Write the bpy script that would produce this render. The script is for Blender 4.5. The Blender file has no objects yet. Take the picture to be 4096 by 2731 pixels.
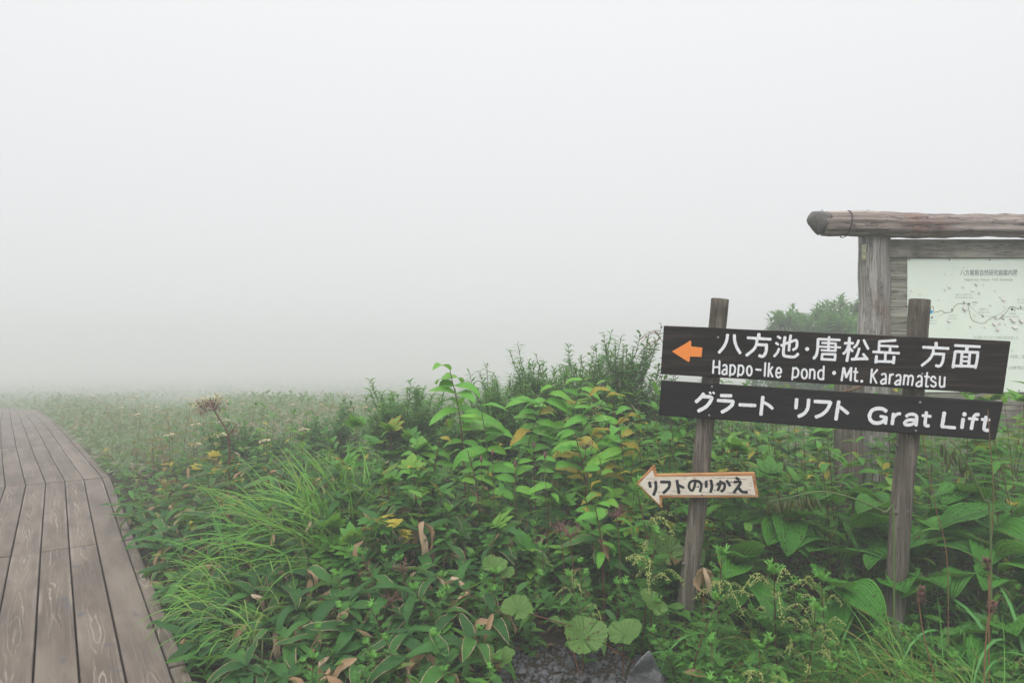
import bpy, bmesh, math, random
import numpy as np
from mathutils import Vector, Matrix, noise as mnoise

R = math.radians
rnd = random.Random(7)
rng = np.random.default_rng(11)
scene = bpy.context.scene
C = scene.collection

# ---------------------------------------------------------------- camera
FPX, CX, CY, CAMH = 2730.67, 2048.0, 1365.5, 1.5        # photo pixels, 24 mm lens, level camera
cam_data = bpy.data.cameras.new('camera'); cam_data.lens = 24; cam_data.sensor_width = 36
cam_data.clip_start = 0.05; cam_data.clip_end = 2000
cam = bpy.data.objects.new('camera', cam_data); C.objects.link(cam)
cam.location = (0, 0, CAMH); cam.rotation_euler = (R(90), 0, 0)
scene.camera = cam

# ---------------------------------------------------------------- world, sun, exposure
SUN_EL, SUN_AZ = 58, 200
world = bpy.data.worlds.new('World'); scene.world = world; world.use_nodes = True
wt = world.node_tree; wt.nodes.clear()
w_out = wt.nodes.new('ShaderNodeOutputWorld'); w_bg = wt.nodes.new('ShaderNodeBackground')
w_sky = wt.nodes.new('ShaderNodeTexSky'); w_sky.sky_type = 'NISHITA'; w_sky.sun_disc = False
w_sky.sun_elevation = R(SUN_EL); w_sky.sun_rotation = R(SUN_AZ)
w_hsv = wt.nodes.new('ShaderNodeHueSaturation'); w_hsv.inputs['Saturation'].default_value = 0.1; w_hsv.inputs['Value'].default_value = 1.0
w_tc = wt.nodes.new('ShaderNodeTexCoord'); w_sep = wt.nodes.new('ShaderNodeSeparateXYZ')
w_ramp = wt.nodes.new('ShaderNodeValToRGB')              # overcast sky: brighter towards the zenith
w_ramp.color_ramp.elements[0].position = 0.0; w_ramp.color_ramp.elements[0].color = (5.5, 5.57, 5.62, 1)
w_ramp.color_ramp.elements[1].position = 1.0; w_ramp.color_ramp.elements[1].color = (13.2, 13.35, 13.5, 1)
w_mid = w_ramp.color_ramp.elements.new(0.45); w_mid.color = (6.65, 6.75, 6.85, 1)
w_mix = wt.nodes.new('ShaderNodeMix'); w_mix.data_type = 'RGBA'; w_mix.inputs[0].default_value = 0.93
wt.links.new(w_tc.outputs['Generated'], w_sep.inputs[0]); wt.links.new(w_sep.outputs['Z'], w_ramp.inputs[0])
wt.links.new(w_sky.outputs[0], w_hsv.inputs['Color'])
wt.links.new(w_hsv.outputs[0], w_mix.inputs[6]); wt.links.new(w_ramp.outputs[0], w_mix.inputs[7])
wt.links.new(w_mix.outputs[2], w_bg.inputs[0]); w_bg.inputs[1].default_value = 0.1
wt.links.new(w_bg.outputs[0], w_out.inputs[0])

sun_d = bpy.data.lights.new('sun', 'SUN'); sun_d.energy = 1.5; sun_d.angle = R(50); sun_d.color = (1, 0.985, 0.96)
sun = bpy.data.objects.new('sun', sun_d); C.objects.link(sun)
sun.rotation_euler = (R(90 - SUN_EL), 0, R(180 - SUN_AZ))
vs = scene.view_settings
scene.display_settings.display_device = 'sRGB'
vs.view_transform = 'Standard'; vs.look = 'None'; vs.gamma = 1; vs.use_curve_mapping = False
vs.exposure = 0.53
HAZE_DENSITY = 0.0185
cy = scene.cycles
cy.use_denoising = True; cy.max_bounces = 7; cy.diffuse_bounces = 3; cy.glossy_bounces = 2
cy.transmission_bounces = 3; cy.volume_bounces = 3; cy.transparent_max_bounces = 6

# ---------------------------------------------------------------- small helpers
def P(sx, sy, d):
    """photo pixel at depth d -> world point"""
    return Vector(((sx - CX) / FPX * d, d, CAMH - (sy - CY) / FPX * d))

PROF_Y = np.linspace(-400, 400, 16001)
def _profile(s0, a, l):
    sl = s0 / (1 + np.exp(-(PROF_Y - 12.5) / 1.6)) * (a + (1 - a) * np.exp(-np.clip(PROF_Y - 16, 0, None) / l))
    z = -np.cumsum(sl) * (PROF_Y[1] - PROF_Y[0]); return z - np.interp(5.0, PROF_Y, z)
PROF_Z = _profile(.096, .26, 52); PATH_Z = _profile(.078, .36, 38)
def drop(y):
    """the ridge falls gently away beyond the bend of the boardwalk"""
    return float(np.interp(y, PROF_Y, PROF_Z))

def pdrop(y):
    """level of the boardwalk, which stays a little above the falling ground"""
    return float(np.interp(y, PROF_Y, PATH_Z))

def gz(x, y):
    return drop(y) - 0.065 + 0.018 * math.sin(x * 2.3 + 0.7 * y) + 0.015 * math.sin(y * 1.9 - x * 1.1)

def tag(o, label=None, cat=None, group=None, kind=None):
    if label: o['label'] = label
    if cat: o['category'] = cat
    if group: o['group'] = group
    if kind: o['kind'] = kind
    return o

def empty(name, loc, label, cat, group=None, rz=0.0):
    o = bpy.data.objects.new(name, None); C.objects.link(o)
    o.location = loc; o.rotation_euler = (0, 0, rz); o.empty_display_size = 0.05
    return tag(o, label, cat, group)

def link(name, mesh, parent=None, M=None):
    o = bpy.data.objects.new(name, mesh); C.objects.link(o)
    if parent: o.parent = parent
    if M is not None: o.matrix_basis = M
    return o

def mat_trs(p, az=0, pitch=0, roll=0, s=1.0):
    return Matrix.Translation(p) @ Matrix.Rotation(az, 4, 'Z') @ Matrix.Rotation(pitch, 4, 'X') @ Matrix.Rotation(roll, 4, 'Y') @ Matrix.Scale(s, 4)

class Geo:
    """collects quads with uv and a per-leaf tint, builds ONE mesh"""
    def __init__(s): s.V = []; s.F = []; s.U = []; s.T = []; s.n = 0
    def add(s, V, F, U=None, T=0.0):
        V = np.asarray(V, float).reshape(-1, 3); F = np.asarray(F, int).reshape(-1, 4)
        s.V.append(V); s.F.append(F + s.n)
        s.U.append(np.zeros((len(V), 2)) if U is None else np.asarray(U, float).reshape(-1, 2))
        s.T.append(np.broadcast_to(np.asarray(T, float), (len(V),)).copy()); s.n += len(V)
    def mesh(s, name, mat, smooth=True):
        V = np.concatenate(s.V); F = np.concatenate(s.F); U = np.concatenate(s.U); T = np.concatenate(s.T)
        me = bpy.data.meshes.new(name)
        tri = F[:, 2] == F[:, 3]
        counts = np.where(tri, 3, 4); starts = np.concatenate(([0], np.cumsum(counts)[:-1]))
        mask = np.ones(F.shape, bool); mask[tri, 3] = False
        loops = F[mask]
        me.vertices.add(len(V)); me.vertices.foreach_set('co', V.astype(np.float32).ravel())
        me.loops.add(len(loops)); me.loops.foreach_set('vertex_index', loops.astype(np.int32))
        me.polygons.add(len(F)); me.polygons.foreach_set('loop_start', starts.astype(np.int32))
        me.polygons.foreach_set('loop_total', counts.astype(np.int32))
        me.polygons.foreach_set('use_smooth', np.full(len(F), smooth))
        uv = me.uv_layers.new(name='UVMap'); uv.data.foreach_set('uv', U[loops].astype(np.float32).ravel())
        at = me.attributes.new('tint', 'FLOAT', 'POINT'); at.data.foreach_set('value', T.astype(np.float32))
        me.update(calc_edges=True)
        if mat: me.materials.append(mat)
        return me

def rotmats(az, pitch, roll):
    az, pitch, roll = np.broadcast_arrays(np.asarray(az, float), np.asarray(pitch, float), np.asarray(roll, float))
    n = az.size; z = np.zeros(n); o = np.ones(n)
    c, s = np.cos(az), np.sin(az); A = np.stack([np.stack([c, -s, z], 1), np.stack([s, c, z], 1), np.stack([z, z, o], 1)], 1)
    c, s = np.cos(pitch), np.sin(pitch); B = np.stack([np.stack([o, z, z], 1), np.stack([z, c, -s], 1), np.stack([z, s, c], 1)], 1)
    c, s = np.cos(roll), np.sin(roll); D = np.stack([np.stack([c, z, s], 1), np.stack([z, o, z], 1), np.stack([-s, z, c], 1)], 1)
    return A @ B @ D

def scatter(geo, leaf, pos, az, pitch, roll, scale, tint):
    V, F, U = leaf
    pos = np.asarray(pos, float).reshape(-1, 3); n = len(pos)
    if n == 0: return
    M = rotmats(np.broadcast_to(az, n), np.broadcast_to(pitch, n), np.broadcast_to(roll, n))
    sc = np.broadcast_to(scale, n)[:, None, None]
    W = np.einsum('nij,vj->nvi', M, V) * sc + pos[:, None, :]
    FF = F[None] + (np.arange(n) * len(V))[:, None, None]
    geo.add(W.reshape(-1, 3), FF.reshape(-1, 4), np.tile(U, (n, 1)), np.repeat(np.broadcast_to(tint, n), len(V)))

SH = {
    'sasa':  lambda t: np.sin(np.pi * np.clip(t, 0.012, .999) ** 0.72) ** 0.75,
    'oval':  lambda t: np.sin(np.pi * np.clip(t, 0.01, .998) ** 0.74) ** 0.72,
    'lance': lambda t: np.sin(np.pi * np.clip(t, 0.01, .999) ** 0.62),
    'obov':  lambda t: np.sin(np.pi * np.clip(t, 0.01, .995) ** 1.35) ** 0.8,
    'blade': lambda t: np.clip(1.02 - t, 0.02, 1) ** 0.55 * np.clip(t * 6 + .35, 0, 1),
}
def leaf_arr(L, W, shape='oval', n=4, bend=0.5, fold=0.25, wave=0.0, twist=0.0, cols=3, ripple=0.0, nr=0, seed=0):
    n = max(n, 2)
    """leaf along +Y, facing +Z; bend = total downward curl, fold = V of the two halves"""
    t = np.linspace(0, 1, n + 1); w = SH[shape](t) * W * 0.5
    ang = bend * (t ** 1.3)
    dy = np.cos(-ang); dz = np.sin(-ang)
    y = np.concatenate(([0], np.cumsum((dy[1:] + dy[:-1]) / 2))) * L / n
    z = np.concatenate(([0], np.cumsum((dz[1:] + dz[:-1]) / 2))) * L / n
    c = np.linspace(-1, 1, cols)
    V = np.zeros((n + 1, cols, 3)); U = np.zeros((n + 1, cols, 2))
    r = np.random.default_rng(seed + 5)
    ph = r.uniform(0, 6, 4)
    for j, cj in enumerate(c):
        lift = abs(cj) * math.sin(fold) * w
        if wave: lift = lift + wave * abs(cj) * np.sin(t * 9 + ph[0 if cj < 0 else 1]) * w
        if ripple: lift = lift + ripple * math.cos(cj * math.pi * nr + .4) * np.sqrt(np.clip(w / (W * .5), 0, 1))
        x = cj * w * math.cos(fold)
        tw = twist * t
        xx = x * np.cos(tw) - lift * np.sin(tw); ll = x * np.sin(tw) + lift * np.cos(tw)
        V[:, j, 0] = xx; V[:, j, 1] = y + ll * np.sin(ang); V[:, j, 2] = z + ll * np.cos(ang)
        U[:, j, 0] = t; U[:, j, 1] = cj * .5 + .5
    idx = np.arange((n + 1) * cols).reshape(n + 1, cols)
    F = np.stack([idx[:-1, :-1], idx[:-1, 1:], idx[1:, 1:], idx[1:, :-1]], -1).reshape(-1, 4)
    return V.reshape(-1, 3), F, U.reshape(-1, 2)

def join_arr(parts):
    Vs, Fs, Us, n = [], [], [], 0
    for V, F, U in parts:
        Vs.append(V); Fs.append(F + n); Us.append(U); n += len(V)
    return np.concatenate(Vs), np.concatenate(Fs), np.concatenate(Us)

def xform(arr, p, az=0, pitch=0, roll=0, s=1.0):
    M = rotmats([az], [pitch], [roll])[0]
    return arr[0] @ M.T * s + np.asarray(p, float), arr[1], arr[2]

def lobed_leaf(L, seed=0, pairs=3, width=0.30):
    """deeply cut leaf: a midlobe and pairs of pointed side lobes"""
    r = random.Random(seed); parts = [leaf_arr(L, L * width, 'lance', 3, 0.25, 0.2)]
    for k in range(pairs):
        t = .22 + .5 * k / max(1, pairs - 1) if pairs > 1 else .35
        for sd in (-1, 1):
            l = L * (.50 - .10 * k) * r.uniform(.85, 1.15)
            parts.append(xform(leaf_arr(l, l * .42, 'lance', 2, 0.2, 0.15), (0, t * L, .002 * k), -sd * R(48 - 6 * k + r.uniform(-6, 6)), R(r.uniform(-4, 10))))
    return join_arr(parts)

def palmate_leaf(L, seed=0, lobes=5):
    r = random.Random(seed); parts = []
    for k in range(lobes):
        a = R(-70 + 140 * k / (lobes - 1)); l = L * (1 - .32 * abs(k - (lobes - 1) / 2) / ((lobes - 1) / 2)) * r.uniform(.92, 1.08)
        parts.append(xform(leaf_arr(l, l * .5, 'oval', 3, .35, .15, .12), (0, 0, .001 * k), a, R(r.uniform(-3, 6))))
    return join_arr(parts)

def tube(geo, pts, rad, sides=6, cap=False, tint=0.0, jit=0.0, seed=0, groove=None):
    pts = np.asarray([tuple(p) for p in pts], float); n = len(pts)
    rad = np.broadcast_to(np.asarray(rad, float), n)
    tan = np.gradient(pts, axis=0); tan /= np.linalg.norm(tan, axis=1)[:, None] + 1e-9
    ref = np.array([0, 1.0, 0]) if abs(tan[0][1]) < .8 else np.array([1.0, 0, 0])
    r = np.random.default_rng(seed); V = []; U = []
    prof = 1 + jit * r.standard_normal(sides)
    ln = np.concatenate(([0], np.cumsum(np.linalg.norm(np.diff(pts, axis=0), axis=1))))
    for i in range(n):
        a = np.cross(ref, tan[i]); a /= np.linalg.norm(a) + 1e-9; b = np.cross(tan[i], a)
        th = np.arange(sides) / sides * 2 * np.pi
        rr = rad[i] * prof * (1 + jit * .35 * r.standard_normal(sides))
        if groove is not None:
            for g0, gd in groove: rr = rr * (1 - gd * np.exp(-((th - g0 - .03 * math.sin(i * .5)) / .06) ** 2))
        V.append(pts[i] + np.outer(np.cos(th) * rr, a) + np.outer(np.sin(th) * rr, b))
        U.append(np.stack([np.full(sides, ln[i]), th / (2 * np.pi)], 1))
    V = np.concatenate(V); U = np.concatenate(U)
    idx = np.arange(n * sides).reshape(n, sides); nx = np.roll(idx, -1, 1)
    F = np.stack([idx[:-1], nx[:-1], nx[1:], idx[1:]], -1).reshape(-1, 4)
    if cap:
        V = np.concatenate([V, pts[[-1]], pts[[0]]]); U = np.concatenate([U, U[[-1]], U[[0]]]); e = n * sides
        F = np.concatenate([F, np.stack([idx[-1], nx[-1], np.full(sides, e), np.full(sides, e)], -1),
                            np.stack([nx[0], idx[0], np.full(sides, e + 1), np.full(sides, e + 1)], -1)])
    geo.add(V, F, U, tint)

def curve(pts, n):
    """Catmull-Rom through points"""
    p = np.asarray([tuple(q) for q in pts], float)
    if len(p) == 2: return p[0] + (p[1] - p[0]) * np.linspace(0, 1, n)[:, None]
    q = np.concatenate([[2 * p[0] - p[1]], p, [2 * p[-1] - p[-2]]]); out = []
    for u in np.linspace(0, len(p) - 1 - 1e-6, n):
        i = int(u); t = u - i; a, b, c, d = q[i], q[i + 1], q[i + 2], q[i + 3]
        out.append(.5 * (2 * b + (c - a) * t + (2 * a - 5 * b + 4 * c - d) * t * t + (3 * b - a - 3 * c + d) * t ** 3))
    return np.array(out)

# ---------------------------------------------------------------- materials
def newmat(name):
    m = bpy.data.materials.new(name); m.use_nodes = True
    nt = m.node_tree; nt.nodes.clear()
    out = nt.nodes.new('ShaderNodeOutputMaterial')
    return m, nt, out

def nd(nt, typ, ins=None, **props):
    n = nt.nodes.new('ShaderNode' + typ)
    for k, v in props.items(): setattr(n, k, v)
    for k, v in (ins or {}).items():
        if isinstance(v, bpy.types.NodeSocket): nt.links.new(v, n.inputs[k])
        else: n.inputs[k].default_value = v
    return n
def ma(nt, op, a, b=0.0, c=0.0, clamp=False):
    n = nd(nt, 'Math', {0: a, 1: b, 2: c}, operation=op); n.use_clamp = clamp
    return n.outputs[0]
def sm(nt, x, lo, hi):
    return nd(nt, 'MapRange', {0: x, 1: lo, 2: hi}, interpolation_type='SMOOTHSTEP').outputs[0]
def mixc(nt, f, a, b):
    n = nt.nodes.new('ShaderNodeMix'); n.data_type = 'RGBA'
    for k, v in ((0, f), (6, a), (7, b)):
        if isinstance(v, bpy.types.NodeSocket): nt.links.new(v, n.inputs[k])
        else: n.inputs[k].default_value = v if k == 0 else (*v, 1) if len(v) == 3 else v
    return n.outputs[2]
def ramp(nt, f, cols, const=False):
    n = nd(nt, 'ValToRGB', {0: f}); cr = n.color_ramp
    if const: cr.interpolation = 'CONSTANT'
    while len(cr.elements) > 1: cr.elements.remove(cr.elements[-1])
    for i, (p, c) in enumerate(cols):
        e = cr.elements[0] if i == 0 else cr.elements.new(p)
        e.position = p; e.color = (*c, 1)
    return n.outputs[0]
def noise(nt, vec, scale, detail=2.0, rough=.5, dist=0.0):
    return nd(nt, 'TexNoise', {'Vector': vec, 'Scale': scale, 'Detail': detail, 'Roughness': rough, 'Distortion': dist}).outputs[0]
def mapping(nt, vec, scale, loc=(0, 0, 0)):
    return nd(nt, 'Mapping', {0: vec, 1: loc, 3: scale}).outputs[0]

def leafmat(name, cols, rib=None, ribw=.07, veins=0.0, nv=14, along=False, dry=None, dryp=.5, dryw=.75,
            spots=None, spotp=.5, rough=.46, trans=.40, spec=.25, bumpd=.0025):
    m, nt, out = newmat(name)
    cols = [(a_ * 1.6, b_ * 1.95, c_ * .92) if b_ > a_ * 1.3 else (a_, b_ * 1.6, c_) if name == 'meadow_leaf' and b_ < a_ and a_ < .2 else (a_, b_, c_) for a_, b_, c_ in cols]
    tint = nd(nt, 'Attribute', attribute_name='tint').outputs['Fac']
    orand = nd(nt, 'ObjectInfo').outputs['Random']
    r = ma(nt, 'FRACT', ma(nt, 'ADD', tint, orand))
    r2 = ma(nt, 'FRACT', ma(nt, 'MULTIPLY', r, 17.31)); r3 = ma(nt, 'FRACT', ma(nt, 'MULTIPLY', r, 53.7))
    uv = nd(nt, 'TexCoord').outputs['UV']; obj = nd(nt, 'TexCoord').outputs['Object']
    sp = nd(nt, 'SeparateXYZ', {0: uv}); u, v = sp.outputs[0], sp.outputs[1]
    a = ma(nt, 'MULTIPLY', ma(nt, 'ABSOLUTE', ma(nt, 'SUBTRACT', v, .5)), 2.0)
    k = len(cols); col = ramp(nt, r, [(i / max(1, k - 1), c) for i, c in enumerate(cols)])
    nz = noise(nt, obj, 38, 3, .6)
    col = mixc(nt, ma(nt, 'MULTIPLY', sm(nt, nz, .35, .75), .38), col, [c * .66 for c in cols[0]])
    h = None
    if veins:
        ph = ma(nt, 'MULTIPLY', a, nv * 1.0) if along else ma(nt, 'MULTIPLY', ma(nt, 'SUBTRACT', u, ma(nt, 'MULTIPLY', a, .22)), nv)
        h = ma(nt, 'ABSOLUTE', ma(nt, 'SINE', ma(nt, 'MULTIPLY', ph, math.pi)))
        col = mixc(nt, ma(nt, 'MULTIPLY', ma(nt, 'SUBTRACT', 1.0, sm(nt, h, 0, .3)), .35), col, rib or [c * 1.5 for c in cols[-1]])
    if rib: col = mixc(nt, ma(nt, 'MULTIPLY', ma(nt, 'SUBTRACT', 1.0, sm(nt, a, ribw * .4, ribw)), .75), col, rib)
    if spots:
        q = ma(nt, 'MULTIPLY', sm(nt, noise(nt, obj, 70, 2, .5), .60, .66), sm(nt, r3, 1 - spotp, 1 - spotp + .05))
        col = mixc(nt, q, col, spots)
    if dry:
        e = ma(nt, 'ADD', a, ma(nt, 'MULTIPLY', ma(nt, 'SUBTRACT', noise(nt, obj, 16, 3, .6), .5), .75))
        e = ma(nt, 'ADD', e, ma(nt, 'MULTIPLY', ma(nt, 'SUBTRACT', u, .5), .35))
        q = ma(nt, 'MULTIPLY', sm(nt, e, dryw, dryw + .08), sm(nt, r2, 1 - dryp, 1 - dryp + .05))
        col = mixc(nt, q, col, mixc(nt, noise(nt, obj, 55, 2), dry, [c * .55 for c in dry]))
    bs = nd(nt, 'BsdfPrincipled', {'Base Color': col, 'Roughness': rough, 'Specular IOR Level': spec})
    hh = ma(nt, 'MULTIPLY', noise(nt, obj, 60, 2), .5)
    if h: hh = ma(nt, 'ADD', hh, ma(nt, 'MULTIPLY', h, .8))
    bp = nd(nt, 'Bump', {'Strength': .6, 'Distance': bumpd, 'Height': hh})
    nt.links.new(bp.outputs[0], bs.inputs['Normal'])
    tr = nd(nt, 'BsdfTranslucent', {'Color': mixc(nt, .35, col, (.25, .40, .04))})
    mx = nd(nt, 'MixShader', {0: trans, 1: bs.outputs[0], 2: tr.outputs[0]})
    nt.links.new(mx.outputs[0], out.inputs[0])
    return m

def woodmat(name, cols, scale=(30, 30, 1.6), bump=.5, dist=.004, rough=.75, stain=None, crack=.0, knots=False, spec=.25):
    """weathered timber: streaks along one object axis (small scale = along the grain)"""
    m, nt, out = newmat(name)
    obj = nd(nt, 'TexCoord').outputs['Object']; orand = nd(nt, 'ObjectInfo').outputs['Random']
    off = nd(nt, 'CombineXYZ', {0: ma(nt, 'MULTIPLY', orand, 7.0), 1: ma(nt, 'MULTIPLY', orand, 3.0), 2: ma(nt, 'MULTIPLY', orand, 5.0)}).outputs[0]
    obj = nd(nt, 'VectorMath', {0: obj, 1: off}, operation='ADD').outputs[0]
    mp = mapping(nt, obj, scale)
    n1 = noise(nt, mp, 1.0, 5, .65, .6); n2 = noise(nt, mp, 3.3, 3, .6); n3 = noise(nt, obj, 3.0, 4, .6)
    f = ma(nt, 'ADD', ma(nt, 'MULTIPLY', n1, .65), ma(nt, 'MULTIPLY', n2, .35))
    k = len(cols)
    col = ramp(nt, sm(nt, f, .33, .68), [(i / (k - 1), c) for i, c in enumerate(cols)])
    if stain: col = mixc(nt, sm(nt, n3, .5, .72), col, mixc(nt, n1, stain, [c * .6 for c in stain]))
    line = ma(nt, 'SUBTRACT', 1.0, sm(nt, ma(nt, 'ABSOLUTE', ma(nt, 'SUBTRACT', n1, .5)), 0, .018))
    if crack: col = mixc(nt, ma(nt, 'MULTIPLY', line, crack), col, [c * .18 for c in cols[0]])
    bs = nd(nt, 'BsdfPrincipled', {'Base Color': col, 'Roughness': rough, 'Specular IOR Level': spec})
    hgt = ma(nt, 'SUBTRACT', f, ma(nt, 'MULTIPLY', line, .35 * (1 if crack else 0)))
    nt.links.new(nd(nt, 'Bump', {'Strength': bump, 'Distance': dist, 'Height': hgt}).outputs[0], bs.inputs['Normal'])
    nt.links.new(bs.outputs[0], out.inputs[0])
    return m

def plainmat(name, col, rough=.6, metal=0.0, var=.2, scale=40, bump=0.0, spec=.4):
    m, nt, out = newmat(name)
    obj = nd(nt, 'TexCoord').outputs['Object']; n = noise(nt, obj, scale, 3, .6)
    c = mixc(nt, n, [x * (1 - var) for x in col], [min(1, x * (1 + var)) for x in col])
    bs = nd(nt, 'BsdfPrincipled', {'Base Color': c, 'Roughness': rough, 'Metallic': metal, 'Specular IOR Level': spec})
    if bump: nt.links.new(nd(nt, 'Bump', {'Strength': bump, 'Distance': .003, 'Height': n}).outputs[0], bs.inputs['Normal'])
    nt.links.new(bs.outputs[0], out.inputs[0])
    return m

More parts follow.
